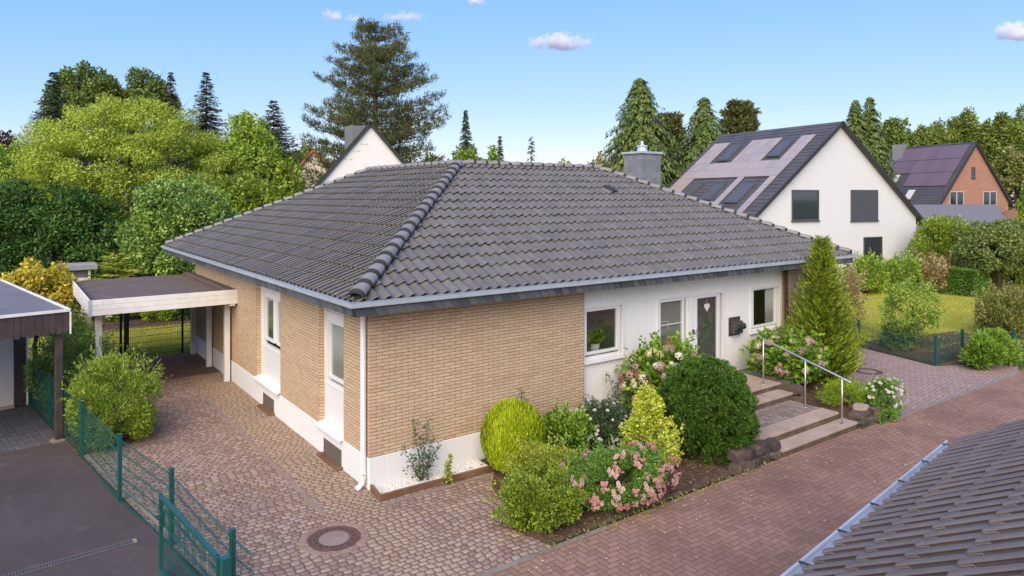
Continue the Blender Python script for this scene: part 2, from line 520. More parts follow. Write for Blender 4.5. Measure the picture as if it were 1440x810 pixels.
class MB:
    def __init__(s):
        s.v, s.f = [], []

    def box(s, a, b):
        x0, y0, z0 = (min(a[i], b[i]) for i in range(3))
        x1, y1, z1 = (max(a[i], b[i]) for i in range(3))
        n = len(s.v)
        s.v += [(x0, y0, z0), (x1, y0, z0), (x1, y1, z0), (x0, y1, z0), (x0, y0, z1), (x1, y0, z1), (x1, y1, z1), (x0, y1, z1)]
        s.f += [tuple(n + i for i in q) for q in ((0, 3, 2, 1), (4, 5, 6, 7), (0, 1, 5, 4), (1, 2, 6, 5), (2, 3, 7, 6), (3, 0, 4, 7))]
        return s

    def obox(s, c, ax, ay, az, hx, hy, hz_):
        """oriented box: centre, three unit axes, half sizes"""
        c, ax, ay, az = (np.array(q, float) for q in (c, ax, ay, az))
        n = len(s.v)
        for dz in (-1, 1):
            for dx, dy in ((-1, -1), (1, -1), (1, 1), (-1, 1)):
                s.v.append(tuple(c + ax * dx * hx + ay * dy * hy + az * dz * hz_))
        s.f += [tuple(n + i for i in q) for q in ((0, 3, 2, 1), (4, 5, 6, 7), (0, 1, 5, 4), (1, 2, 6, 5), (2, 3, 7, 6), (3, 0, 4, 7))]
        return s

    def bar(s, a, b, w, h=None, up=(0, 0, 1)):
        """rectangular bar from a to b"""
        a, b = np.array(a, float), np.array(b, float)
        d = b - a
        L = np.linalg.norm(d)
        if L < 1e-6: return s
        d /= L
        u = np.array(up, float)
        if abs(d @ u) > 0.98: u = np.array([1.0, 0, 0])
        r = np.cross(d, u); r /= np.linalg.norm(r)
        u = np.cross(r, d)
        return s.obox((a + b) / 2, d, r, u, L / 2, w / 2, (h or w) / 2)

    def quad(s, *p):
        n = len(s.v)
        s.v += [tuple(q) for q in p]
        s.f.append(tuple(range(n, n + len(p))))
        return s

    def prism(s, poly, z0, z1):
        n, k = len(s.v), len(poly)
        s.v += [(x, y, z0) for x, y in poly] + [(x, y, z1) for x, y in poly]
        s.f.append(tuple(n + i for i in reversed(range(k))))
        s.f.append(tuple(n + k + i for i in range(k)))
        for i in range(k):
            j = (i + 1) % k
            s.f.append((n + i, n + j, n + k + j, n + k + i))
        return s

    def tube(s, pts, rad, seg=8, cap=True):
        pts = [np.array(p, float) for p in pts]
        rs = rad if isinstance(rad, (list, tuple, np.ndarray)) else [rad] * len(pts)
        n0 = len(s.v)
        prev = None
        for i, p in enumerate(pts):
            d = pts[min(i + 1, len(pts) - 1)] - pts[max(i - 1, 0)]
            d = d / (np.linalg.norm(d) + 1e-9)
            if prev is None:
                r = np.cross(d, [0, 0, 1.0] if abs(d[2]) < 0.9 else [1.0, 0, 0])
            else:
                r = prev - d * (prev @ d)
            r /= np.linalg.norm(r) + 1e-9
            prev = r
            u = np.cross(d, r)
            for k in range(seg):
                a = 2 * PI * k / seg
                s.v.append(tuple(p + (r * math.cos(a) + u * math.sin(a)) * rs[i]))
        for i in range(len(pts) - 1):
            for k in range(seg):
                k2 = (k + 1) % seg
                a, b = n0 + i * seg, n0 + (i + 1) * seg
                s.f.append((a + k, a + k2, b + k2, b + k))
        if cap:
            s.f.append(tuple(n0 + k for k in reversed(range(seg))))
            e = n0 + (len(pts) - 1) * seg
            s.f.append(tuple(e + k for k in range(seg)))
        return s

    def lathe(s, c, prof, seg=32):
        """prof: list of (r, z) turned about the vertical through c"""
        n0 = len(s.v)
        for r, z in prof:
            for k in range(seg):
                a = 2 * PI * k / seg
                s.v.append((c[0] + r * math.cos(a), c[1] + r * math.sin(a), c[2] + z))
        for i in range(len(prof) - 1):
            for k in range(seg):
                k2 = (k + 1) % seg
                a, b = n0 + i * seg, n0 + (i + 1) * seg
                s.f.append((a + k, a + k2, b + k2, b + k))
        return s

    def obj(s, name, mat, parent=None, smooth=False, bevel=0.0, origin=None):
        o_ = off(parent) if parent else (np.array(origin, float) if origin is not None else np.zeros(3))
        me = bpy.data.meshes.new(name)
        me.from_pydata([tuple(np.array(v) - o_) for v in s.v], [], s.f)
        bm = bmesh.new(); bm.from_mesh(me)
        bmesh.ops.recalc_face_normals(bm, faces=bm.faces)
        bm.to_mesh(me); bm.free()
        if smooth:
            me.polygons.foreach_set("use_smooth", np.ones(len(me.polygons), bool))
        me.update()
        o = link_mesh(me, name, mat, parent)
        if parent is None and origin is not None:
            o.location = origin
        if parent is None:
            ORG[o.name] = o_
        if bevel:
            m = o.modifiers.new("bevel", "BEVEL")
            m.width = bevel; m.segments = 2; m.limit_method = "ANGLE"
        return o


def poly_sheet(name, poly, z, mat, kind="structure", label=None, cat=None):
    b = MB()
    b.quad(*[(x, y, z) for x, y in poly])
    o = b.obj(name, mat)
    return tag(o, label, cat, kind=kind)


# ------------------------------------------------------------------ ground and paving
poly_sheet("ground", [(-900, -900), (900, -900), (900, 900), (-900, 900)], -0.03, MT["field"])
poly_sheet("lawn", [(-14, 13.4), (30, 13.4), (30, 20.5), (-14, 22.0)], -0.008, MT["lawn"])
poly_sheet("lawn", [(17.2, -2.2), (60, -8.0), (60, 12.5), (15.2, 12.5), (15.2, 0.9), (17.2, 0.9)], -0.008, MT["lawn"])
# neighbour's dark forecourt, rotated with the neighbour's house
poly_sheet("forecourt", [(-2.55, -4.0), (-3.17, -0.03), (-3.9, 4.84), (-4.12, 6.6), (-9.5, 6.0), (-14, -6)], 0.0, MT["blackpave"])
poly_sheet("garage_apron", [(-4.11, 6.1), (-4.75, 10.6), (-12, 9.6), (-12, 4.9)], 0.004, MT["bluepave"])
# cobbled drive
poly_sheet("cobbled_driveway", [(-2.42, -3.38), (1.32, -3.38), (1.15, -2.6), (1.5, -2.1), (1.75, -1.2), (2.2, -0.62), (0.02, -0.52), (0.02, 10.1), (-4.55, 10.1), (-3.88, 4.84), (-3.15, -0.03), (-2.75, -2.5), (-2.6, -3.38)], 0.008, MT["cobble"])
poly_sheet("carport_floor", [(0.3, 10.1), (0.3, 13.46), (-4.2, 13.46), (-4.2, 10.1)], 0.009, MT["carportpave"])
poly_sheet("road", [(-12, -3.36), (6.7, -3.38), (10, -3.40), (12, -3.50), (60, -4.3), (60, -14), (-12, -14)], 0.0, MT["road"])
poly_sheet("side_driveway", [(11.75, -3.52), (18.6, -3.72), (20.1, -3.2), (19.2, -1.9), (17.45, -1.95), (18.3, 0.9), (18.0, 9.0), (15.0, 9.0), (13.5, 0.0), (11.75, -2.6)], 0.008, MT["beigepave"])
b = MB()
for x0, x1, ya, yb in ((-2.6, 2.4, -3.4, -3.41), (11.6, 18.6, -3.56, -3.76)):
    n = int((x1 - x0) / 1.0)
    for i in range(n):
        a0, a1 = x0 + (x1 - x0) * i / n, x0 + (x1 - x0) * (i + 1) / n - 0.008
        y0 = ya + (yb - ya) * i / n
        b.box((a0, y0 - 0.04, -0.05), (a1, y0 + 0.04, 0.016 + random.uniform(-0.004, 0.004)))
tag(b.obj("kerb", MT["kerb"], bevel=0.006), kind="structure")
b = MB()
for k, (xa, ya, xb, yb) in enumerate(((-3.1, 0.0, -2.68, -2.5), (-3.86, 4.84, -3.1, 0.0), (-0.02, 12.9, -1.9, 13.5))):
    b.bar((xa + 0.06, ya, 0.0), (xb + 0.06, yb, 0.0), 0.05, 0.035)
tag(b.obj("edging_strip", MT["sand"]), kind="structure")
# paler band of setts beside the left wall
b = MB()
yy = -0.4
while yy < 8.0:
    L = random.uniform(0.16, 0.26)
    b.box((-1.02 + random.uniform(-.008, .008), yy, 0.0), (-0.94, yy + L - 0.012, 0.017 + random.uniform(-.002, .002)))
    yy += L
xx = 0.0
while xx < 1.9:
    L = random.uniform(0.16, 0.26)
    b.box((xx, -0.72, 0.0), (xx + L - 0.012, -0.64, 0.017)); xx += L
tag(b.obj("paving_band", MT["concrete"]), kind="structure")
# planting bed soil with a rough surface
def bed(name, poly, z, amp, seedv):
    bm = bmesh.new()
    vs = [bm.verts.new((x, y, z)) for x, y in poly]
    bm.faces.new(vs)
    bmesh.ops.triangulate(bm, faces=bm.faces[:])
    for _ in range(5):
        bmesh.ops.subdivide_edges(bm, edges=[e for e in bm.edges if e.calc_length() > 0.12], cuts=1)
        bmesh.ops.triangulate(bm, faces=[f for f in bm.faces if len(f.verts) > 4])
    r = random.Random(seedv)
    for v in bm.verts:
        if not v.is_boundary:
            v.co.z += r.uniform(0, amp)
    me = bpy.data.meshes.new(name); bm.to_mesh(me); bm.free()
    return tag(link_mesh(me, name, MT["soil"]), kind="structure")
bed("planting_bed", [(1.32, -3.34), (7.15, -3.34), (7.2, -1.5), (7.3, 0.11), (2.25, -0.02), (2.2, -0.62), (1.75, -1.2), (1.5, -2.1), (1.15, -2.6)], 0.012, 0.05, 3)
bed("side_bed", [(10.05, -3.5), (11.75, -3.5), (11.75, -2.6), (13.5, -0.6), (14.9, -0.03), (12.5, 0.0), (10.05, 0.0)], 0.1, 0.06, 4)
bed("fence_bed", [(17.45, -1.95), (20.2, -3.3), (23, -3.9), (24, 0), (19, 1.2), (18.35, 0.9)], 0.012, 0.05, 5)
bed("garden_bed", [(-8, 19.2), (14, 18.6), (14, 22), (-8, 23)], 0.0, 0.06, 6)
bed("hedge_bed", [(-3.95, 4.9), (-3.0, 5.0), (-2.45, 6.4), (-2.75, 9.2), (-2.9, 13.3), (-4.9, 13.3), (-4.55, 9.6)], 0.015, 0.05, 8)

# ------------------------------------------------------------------ the bungalow
EO = 0.5            # eave overhang
XE, YE = 15.35, 15.8
AP = 4.83
Z0 = 3.36
SL = (5.98 - Z0) / (AP + EO)
house = thing("bungalow", "tan brick bungalow with grey tiled hip roof and white front cladding", "house", (5, 5, 0))


def wall_holes(mb, axis, u0, u1, z0, z1, holes, face, thick):
    """wall in plane axis ('x': runs along x at y=face, 'y': runs along y at x=face); thickness goes to the positive side"""
    us = sorted({u0, u1, *[h[i] for h in holes for i in (0, 1)]})
    zs = sorted({z0, z1, *[h[i] for h in holes for i in (2, 3)]})
    P = (lambda u, d, z: (u, face + d, z)) if axis == "x" else (lambda u, d, z: (face + d, u, z))
    inside = lambda u, z: any(h[0] < u < h[1] and h[2] < z < h[3] for h in holes)
    for i in range(len(us) - 1):
        for j in range(len(zs) - 1):
            if inside((us[i] + us[i + 1]) / 2, (zs[j] + zs[j + 1]) / 2):
                continue
            a, c, e, g = us[i], us[i + 1], zs[j], zs[j + 1]
            mb.quad(P(a, 0, e), P(c, 0, e), P(c, 0, g), P(a, 0, g))
            mb.quad(P(a, thick, e), P(a, thick, g), P(c, thick, g), P(c, thick, e))
    for h in holes + [(u0, u1, z0, z1)]:
        a, c, e, g = h
        mb.quad(P(a, 0, e), P(a, thick, e), P(a, thick, g), P(a, 0, g))
        mb.quad(P(c, 0, e), P(c, 0, g), P(c, thick, g), P(c, thick, e))
        mb.quad(P(a, 0, e), P(c, 0, e), P(c, thick, e), P(a, thick, e))
        mb.quad(P(a, 0, g), P(a, thick, g), P(c, thick, g), P(c, 0, g))


W1 = (1.133, 2.374, 0.56, 3.13)
W2 = (4.78, 6.62, 0.60, 3.13)
b = MB()
wall_holes(b, "y", 0.0, 13.45, 0.56, 3.16, [W1, W2], 0.0, 0.3)
b.box((0.302, 0.0, 0.56), (5.02, 0.3, 3.16))
b.box((12.78, 0.0, 0.3), (14.85, 0.3, 3.16))
b.box((14.55, 0.302, 0.3), (14.85, 9.6, 3.16))
b.box((9.6, 9.3, 0.3), (14.54, 9.6, 3.16))
b.box((0.302, 13.15, 0.56), (9.6, 13.45, 3.16))
b.box((9.3, 9.602, 0.56), (9.6, 13.14, 3.16))
wall = b.obj("wall", MT["brick"], house)
b = MB()
b.box((-0.012, -0.012, -0.1), (0.29, 13.46, 0.558))
b.box((0.292, -0.012, -0.1), (5.03, 0.29, 0.558))
b.box((5.032, 0.16, -0.1), (12.78, 0.4, 0.56))
b.box((12.79, -0.012, -0.1), (14.862, 0.29, 0.298))
b.obj("plinth", MT["plinth"], house, bevel=0.008)
# inner floor slab and rear wall of the front rooms keep the interior dark
MB().box((0.31, 0.41, 0.3), (14.5, 9.2, 0.5)).box((0.31, 3.6, 0.5), (14.5, 3.7, 3.1)).box((3.4, 3.71, 0.5), (3.5, 13.1, 3.1)).box((4.7, 0.31, .5), (4.8, 3.59, 3.1)).box((7.0, 0.45, .5), (7.06, 3.59, 3.1)).box((10.4, 0.45, .5), (10.46, 3.59, 3.1)).obj("inner_wall", m_plain("room_plaster", (0.45, 0.46, 0.46), 0.9), house)

# white vertical cladding built board by board round the openings
SY = 0.12
holes = [(4.9, 6.30, 1.47, 2.68), (7.48, 10.0, 0.60, 2.67), (11.18, 12.56, 1.42, 2.63)]
b = MB()
x = 5.03
while x < 12.68:
    x1 = min(x + 0.088, 12.70)
    cuts = sorted({x, x1, *[h[i] for h in holes for i in (0, 1) if x < h[i] < x1]})
    for ca, cb in zip(cuts[:-1], cuts[1:]):
        zs = [(0.50, 3.14)]
        for h in holes:
            if h[0] < (ca + cb) / 2 < h[1]:
                zs = [(0.50, h[2]), (h[3], 3.14)]
        for za, zb in zs:
            if zb - za > 0.02:
                g0 = 0.007 if ca == x else 0.0
                b.box((ca + g0, SY, za), (cb, SY + 0.03, zb))
    x = x1
b.box((5.03, SY + 0.013, 0.502), (12.70, SY + 0.028, 0.6))
clad = b.obj("cladding", MT["siding"], house, bevel=0.003)
b = MB()
wall_holes(b, "x", 5.022, 12.72, 0.561, 3.135, holes, SY + 0.031, 0.22)
b.box((5.022, SY - 0.004, 0.475), (12.71, SY + 0.03, 0.499))
b.obj("cladding_base", MT["siding"], clad)


def frame_rect(mb, axis, u0, u1, z0, z1, w, d0, d1):
    """rectangular frame with bar width w between depths d0..d1"""
    B = (lambda a, c, e, g: mb.box((a, d0, e), (c, d1, g))) if axis == "x" else (lambda a, c, e, g: mb.box((d0, a, e), (d1, c, g)))
    B(u0, u0 + w, z0, z1); B(u1 - w, u1, z0, z1)
    B(u0 + w, u1 - w, z0, z0 + w); B(u0 + w, u1 - w, z1 - w, z1)


def pane(parent, axis, u0, u1, z0, z1, d):
    mb = MB()
    if axis == "x": mb.box((u0, d, z0), (u1, d + 0.006, z1))
    else: mb.box((d, u0, z0), (d + 0.006, u1, z1))
    return mb.obj("pane", MT["glass"], parent)


def window(axis, outer, sash, glass, d, trim=0.06, mull=None, sill=True):
    """outer trim rectangle, sash rectangle, list of glass rectangles"""
    mb = MB()
    frame_rect(mb, axis, *sash, 0.055, d + 0.012, d + 0.09)
    for g in glass:
        frame_rect(mb, axis, g[0] - 0.06, g[1] + 0.06, g[2] - 0.06, g[3] + 0.06, 0.0585, d - 0.004, d + 0.075)
    wn = mb.obj("window", MT["upvc"], house, bevel=0.006)
    for g in glass:
        pane(wn, axis, g[0] - 0.005, g[1] + 0.005, g[2] - 0.005, g[3] + 0.005, d + 0.035)
    mb = MB()
    frame_rect(mb, axis, *outer, trim, d - 0.03, d + 0.03)
    mb.obj("window_trim", MT["upvc"], wn, bevel=0.005)
    return wn


# front, left of the door
wn = window("x", (5.05, 6.345, 1.462, 2.69), (5.11, 6.26, 1.52, 2.645), [(5.2, 6.13, 1.68, 2.57)], SY)
MB().box((5.04, SY - 0.07, 1.43), (6.36, SY - 0.001, 1.458)).obj("sill", MT["upvc"], wn, bevel=0.005)
wn = window("x", (11.17, 12.58, 1.41, 2.64), (11.23, 12.5, 1.46, 2.6), [(11.335, 12.35, 1.59, 2.55)], SY)
MB().box((11.15, SY - 0.06, 1.38), (12.6, SY - 0.001, 1.408)).obj("sill", MT["upvc"], wn, bevel=0.005)
wn = window("x", (7.45, 8.66, 0.58, 2.685), (7.5, 8.61, 0.62, 2.64), [(7.6, 8.40, 0.8, 2.555)], SY)
MB().box((7.6, SY + 0.03, 1.985), (8.40, SY + 0.06, 2.005)).obj("glazing_bar", MT["upvc"], wn)
# the door
mb = MB()
frame_rect(mb, "x", 8.662, 10.03, 0.60, 2.675, 0.07, SY - 0.03, SY + 0.09)
df = mb.obj("door_frame", MT["upvc"], house, bevel=0.006)
mb = MB()
frame_rect(mb, "x", 8.86, 9.87, 0.68, 2.64, 0.105, SY + 0.0, SY + 0.06)
mb.box((8.735, SY + 0.01, .68), (8.857, SY + 0.07, 2.6))
door = mb.obj("door", MT["upvc"], house, bevel=0.006)
pane(door, "x", 8.967, 9.763, 0.787, 2.533, SY + 0.03)
MB().tube([(8.915, SY - 0.03, 1.60), (8.915, SY - 0.03, 1.78)], 0.014, 8).tube([(8.915, SY - 0.03, 1.6), (8.915, SY + 0.01, 1.6)], 0.01, 6).tube([(8.915, SY - 0.03, 1.78), (8.915, SY + 0.01, 1.78)], 0.01, 6).obj("handle", MT["steel"], door, smooth=False)
MB().tube([(8.79, SY - 0.02, 1.735), (8.79, SY + 0.008, 1.735)], 0.05, 16).obj("bell_plate", MT["mailbox"], df)
# heart hanging behind the glass
hb = MB()
hp = []
for k in range(28):
    t = 2 * PI * k / 28
    hp.append((16 * math.sin(t) ** 3, 13 * math.cos(t) - 5 * math.cos(2 * t) - 2 * math.cos(3 * t) - math.cos(4 * t)))
n0 = 0
hb.v = [(9.36 + a * 0.0065, SY + 0.008, 2.29 + c * 0.0072) for a, c in hp] + [(9.36 + a * 0.0065, SY + 0.024, 2.29 + c * 0.0072) for a, c in hp]
hb.f = [tuple(range(28)), tuple(reversed(range(28, 56)))] + [(i, (i + 1) % 28, 28 + (i + 1) % 28, 28 + i) for i in range(28)]
heart = thing("heart_ornament", "white heart ornament hanging on the dark glass of the front door", "ornament", (9.36, SY, 2.2))
hb.obj("heart", MT["white"], heart, bevel=0.003)
MB().tube([(9.36, SY + 0.014, 2.33), (9.36, SY + 0.014, 2.5)], 0.004, 5).obj("cord", MT["curtain"], heart)

# left wall windows with tall white infill panels
for (hole, outer_far, sash, glasses) in ((W1, 2.374, (1.14, 2.29, 1.39, 2.70), [(1.25, 2.06, 1.60, 2.61)]),
                                         (W2, 6.62, (4.79, 6.46, 1.42, 2.75), [(5.66, 6.2, 1.68, 2.65), (4.93, 5.3, 1.68, 2.65)])):
    D = 0.10
    mb = MB()
    frame_rect(mb, "y", *sash, 0.055, D + 0.02, D + 0.1)
    for g in glasses:
        frame_rect(mb, "y", g[0] - 0.09, g[1] + 0.09, g[2] - 0.09, g[3] + 0.05, 0.0585, D + 0.002, D + 0.085)
    if len(glasses) == 2:
        mb.box((D + 0.03, 5.39, 1.6), (D + 0.07, 5.57, 2.7))
    wn = mb.obj("window", MT["upvc"], house, bevel=0.006)
    for g in glasses:
        pane(wn, "y", g[0] - 0.034, g[1] + 0.034, g[2] - 0.034, g[3] + 0.005, D + 0.04)
    mb = MB()
    mb.box((D + 0.012, hole[0] + 0.002, hole[2] + 0.02), (D + 0.2, hole[1] - 0.002, sash[2] - 0.03))
    mb.box((D + 0.0, hole[0] + 0.002, sash[2] - 0.035), (D + 0.1, hole[1] - 0.002, sash[2] - 0.002))
    mb.obj("infill_panel", MT["upvc"], wn, bevel=0.006)
    mb = MB()
    mb.box((D + 0.004, sash[1] + 0.002, sash[2]), (D + 0.14, hole[1] - 0.002, hole[3]))
    mb.box((D + 0.0, hole[0] + 0.002, sash[3] + 0.002), (D + 0.14, sash[1], sash[3] + 0.12))
    mb.box((D + 0.03, hole[0] + 0.002, sash[3] + 0.122), (D + 0.14, sash[1], hole[3] - 0.002))
    mb.obj("window_trim", MT["wood_white"], wn, bevel=0.005)
    mb = MB()
    n = len(mb.v)
    a0, a1 = hole[0] - 0.01, hole[1] + 0.01
    mb.v += [(-0.10, a0, hole[2] + 0.002), (0.11, a0, hole[2] + 0.05), (0.11, a0, hole[2] + 0.022), (-0.10, a0, hole[2] - 0.03),
             (-0.10, a1, hole[2] + 0.002), (0.11, a1, hole[2] + 0.05), (0.11, a1, hole[2] + 0.022), (-0.10, a1, hole[2] - 0.03)]
    mb.f += [(0, 1, 5, 4), (3, 7, 6, 2), (0, 4, 7, 3), (1, 2, 6, 5), (0, 3, 2, 1), (4, 5, 6, 7)]
    mb.obj("sill", MT["upvc"], wn, bevel=0.004)
# cellar grilles in the plinth
for a, c in ((1.2, 2.08), (5.2, 6.02)):
    mb = MB()
    frame_rect(mb, "y", a, c, 0.03, 0.345, 0.025, -0.022, 0.0)
    gr = mb.obj("cellar_grille", MT["louvre"], house)
    mb = MB()
    k = 0.06
    while k < 0.33:
        mb.box((-0.019, a + 0.026, k), (-0.013, c - 0.026, k + 0.009)); k += 0.016
    mb.box((-0.0135, a + 0.026, 0.056), (-0.0125, c - 0.026, 0.319))
    mb.obj("slats", MT["louvre"], gr)
    MB().box((-0.15, a - 0.08, -0.01), (-0.013, c + 0.06, 0.055)).obj("grille_step", MT["edging"], gr, bevel=0.01)

# ---- roof: tiles with their real wave and course step
WAVE, GAUGE = 0.226, 0.408


def tile_plane(o, u, v, poly, wave=WAVE, gauge=GAUGE, amp=0.032, step=0.058, per=8, skew=True, jitter=0.004, slip=0.0, kind="pan"):
    """o: corner at the eave, u: along the eave, v: up the slope (unit), poly: convex outline in (u, v)"""
    o, u, v = (np.array(q, float) for q in (o, u, v))
    n = np.cross(u, v); n /= np.linalg.norm(n)
    if n[2] < 0: n = -n
    U0, U1 = min(p[0] for p in poly), max(p[0] for p in poly)
    V1 = max(p[1] for p in poly)
    PQ = {"pan": [(0, -.75), (.12, -.95), (.28, -.9), (.42, -.45), (.54, .15), (.66, .72), (.78, 1.0), (.89, .85), (.965, .5), (.93, .15), (.89, -.6), (.985, -.85)],
          "roll": [(0, .1), (.2, .13), (.4, .17), (.5, .25), (.58, .68), (.68, .95), (.79, 1.0), (.93, .9), (.965, .6), (.91, .3), (.85, -.6), (.985, -.6)]}[kind]
    per = len(PQ)
    nw = int(math.ceil((U1 - U0) / wave))
    us = np.concatenate([[(k + q) * wave for q, _ in PQ] for k in range(nw)]) + U0
    prof = np.tile([h * amp for _, h in PQ], nw)
    nu = len(us)
    rows = int(math.ceil(V1 / gauge))
    V, F, L, TV = [], [], [], []
    off_ = 0
    for r in range(rows):
        va, vb = r * gauge, (r + 1) * gauge + 0.03
        jr = RNG.normal(0, jitter, (nu // per) + 1).repeat(per)[:nu]
        tv = RNG.random((nu // per) + 1).repeat(per)[:nu]
        js = RNG.normal(0, slip, (nu // per) + 1).repeat(per)[:nu]
        lines = [(va + 0.07, -0.02, 1.0), (va + 0.06, step * 0.45, 1.0), (va, step * 0.62, 1.0), (va - 0.003, step * 0.9, 0.9), (va + 0.006, step + 0.0, 0.6), (va + 0.09, step * 0.86, 0.1), (vb + 0.03, 0.0, 0.5)]
        for (vv, hh, lp) in lines:
            P = o[None] + us[:, None] * u[None] + (vv + js)[:, None] * v[None] + (prof + hh + jr)[:, None] * n[None]
            V.append(P); L.append(np.full(nu, lp)); TV.append(tv)
        for k in range(len(lines) - 1):
            a = off_ + k * nu + np.arange(nu - 1)
            F.append(np.stack([a, a + 1, a + nu + 1, a + nu], 1))
        off_ += nu * len(lines)
    V = np.concatenate(V); F = np.concatenate(F); L = np.concatenate(L); TV = np.concatenate(TV)
    # clip to the outline
    bm = bmesh.new()
    ly = bm.verts.layers.float.new("lip")
    ty = bm.verts.layers.float.new("tone")
    ly = bm.verts.layers.float["lip"]
    vs = [bm.verts.new(p) for p in V]
    for vv, l, t_ in zip(vs, L, TV): vv[ly] = l; vv[ty] = t_
    for f in F: bm.faces.new([vs[i] for i in f])
    cen = np.mean([o + p[0] * u + p[1] * v for p in poly], 0)
    for i in range(len(poly)):
        p, q = poly[i], poly[(i + 1) % len(poly)]
        if abs(p[1]) < 1e-6 and abs(q[1]) < 1e-6: continue     # keep the eave
        a = o + p[0] * u + p[1] * v
        c = o + q[0] * u + q[1] * v
        pn = np.cross(c - a, n)
        if (cen - a) @ pn > 0: pn = -pn
        bmesh.ops.bisect_plane(bm, geom=bm.verts[:] + bm.edges[:] + bm.faces[:], plane_co=a, plane_no=pn, clear_outer=True)
    for f in bm.faces: f.smooth = False
    return bm


def bm_join(bms):
    out = bmesh.new()
    for q in bms:
        me = bpy.data.meshes.new("tmp"); q.to_mesh(me); q.free()
        out.from_mesh(me)
        bpy.data.meshes.remove(me)
    return out


def bm_obj(bm, name, mat, parent):
    o_ = off(parent)
    bmesh.ops.translate(bm, verts=bm.verts, vec=-Vector(o_))
    me = bpy.data.meshes.new(name); bm.to_mesh(me); bm.free()
    return link_mesh(me, name, mat, parent)


cs = 1 / math.sqrt(1 + SL * SL)
WD = AP + EO
VL = WD / cs
up_f, up_l = (0, cs, SL * cs), (cs, 0, SL * cs)
XR, YR = XE - WD, YE - WD            # ridge ends
planes = []
planes.append(tile_plane((-EO, -EO, Z0), (1, 0, 0), up_f, [(0, 0), (XE + EO, 0), (XR + EO, VL), (AP + EO, VL)]))
planes.append(tile_plane((-EO, YE, Z0), (0, -1, 0), up_l, [(0, 0), (YE + EO, 0), (YE - AP, VL), (YE - YR, VL)]))
planes.append(tile_plane((XE, -EO, Z0), (0, 1, 0), (-cs, 0, SL * cs), [(0, 0), (2 * WD, 0), (WD, VL)]))
planes.append(tile_plane((2 * WD - EO, YE, Z0), (-1, 0, 0), (0, -cs, SL * cs), [(0, 0), (2 * WD, 0), (WD, VL)]))
inner = 2 * WD - EO
planes.append(tile_plane((inner, inner, Z0), (1, 0, 0), (0, -cs, SL * cs), [(0, 0), (XE - inner, 0), (XR - inner, VL), (AP - inner, VL)]))
planes.append(tile_plane((inner, inner, Z0), (0, 1, 0), (-cs, 0, SL * cs), [(0, 0), (YE - inner, 0), (YR - inner, VL), (AP - inner, VL)]))
roof = bm_obj(bm_join(planes), "roof", MT["tile"], house)


def caps(mb, a, c, r=0.115, L=0.40, lift=0.035, drop=0.05):
    """half-round tiles laid from a (low) to c, each overlapping the next lower one"""
    a, c = np.array(a, float), np.array(c, float)
    d = c - a; T = np.linalg.norm(d); d /= T
    s_ = np.cross(d, [0, 0, 1.0]); s_ /= np.linalg.norm(s_)
    u = np.cross(s_, d)
    n = max(1, int(round(T / L)))
    for i in range(n):
        p0, p1 = a + d * (T * i / n - 0.03), a + d * (T * (i + 1) / n + 0.03)
        seg = 9
        n0 = len(mb.v)
        jj = random.uniform(-0.006, 0.006)
        for p, rr, lf in ((p0 + d * 0.09, r - 0.05, lift - 0.02), (p0, r - 0.02, lift + 0.03 + jj), (p0, r, lift + 0.045 + jj), (p1 + d * 0.05, r * 0.76, lift - 0.004)):
            for k in range(seg):
                t = -0.12 + (PI + 0.24) * k / (seg - 1)
                mb.v.append(tuple(p + s_ * math.cos(t) * rr * 1.05 + u * (math.sin(t) * rr * 0.78 + lf - drop)))
        for q in range(3):
            for k in range(seg - 1):
                x_ = n0 + q * seg + k
                mb.f.append((x_, x_ + 1, x_ + seg + 1, x_ + seg))


ZR = Z0 + WD * SL
def gap_shade_collars(mb, a, c, r, L=0.40, lift=0.035, drop=0.05):
    """dark collar painting the shadow gap under the low end of every cap"""
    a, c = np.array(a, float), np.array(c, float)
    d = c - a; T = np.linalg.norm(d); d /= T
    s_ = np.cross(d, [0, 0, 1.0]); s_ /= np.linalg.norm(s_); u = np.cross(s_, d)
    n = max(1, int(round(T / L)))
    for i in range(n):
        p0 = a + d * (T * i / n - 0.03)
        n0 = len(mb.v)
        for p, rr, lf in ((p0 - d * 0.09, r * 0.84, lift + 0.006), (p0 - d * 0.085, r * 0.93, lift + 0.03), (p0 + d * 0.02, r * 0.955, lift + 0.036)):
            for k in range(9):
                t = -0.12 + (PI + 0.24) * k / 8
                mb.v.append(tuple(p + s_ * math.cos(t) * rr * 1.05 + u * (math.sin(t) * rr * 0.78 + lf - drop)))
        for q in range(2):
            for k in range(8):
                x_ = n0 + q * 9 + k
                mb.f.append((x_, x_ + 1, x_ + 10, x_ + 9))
mb = MB()
caps(mb, (-EO + 0.1, -EO + 0.1, Z0 + 0.12), (AP, AP, ZR + 0.05), r=0.15)
caps(mb, (XE - 0.1, -EO + 0.1, Z0 + 0.1), (XR, AP, ZR + 0.03), r=0.12)
caps(mb, (-EO + 0.1, YE - 0.1, Z0 + 0.1), (AP, YR, ZR + 0.03), r=0.12)
caps(mb, (XE - 0.1, inner - 0.1, Z0 + 0.1), (XR, AP, ZR + 0.03), r=0.12)
caps(mb, (inner - 0.1, YE - 0.1, Z0 + 0.1), (AP, YR, ZR + 0.03), r=0.12)
caps(mb, (XR, AP, ZR + 0.03), (AP, AP, ZR + 0.03), r=0.12)
caps(mb, (AP, YR, ZR + 0.03), (AP, AP, ZR + 0.03), r=0.12)
o = mb.obj("ridge_tiles", MT["cap"], roof, smooth=False)
mb = MB()
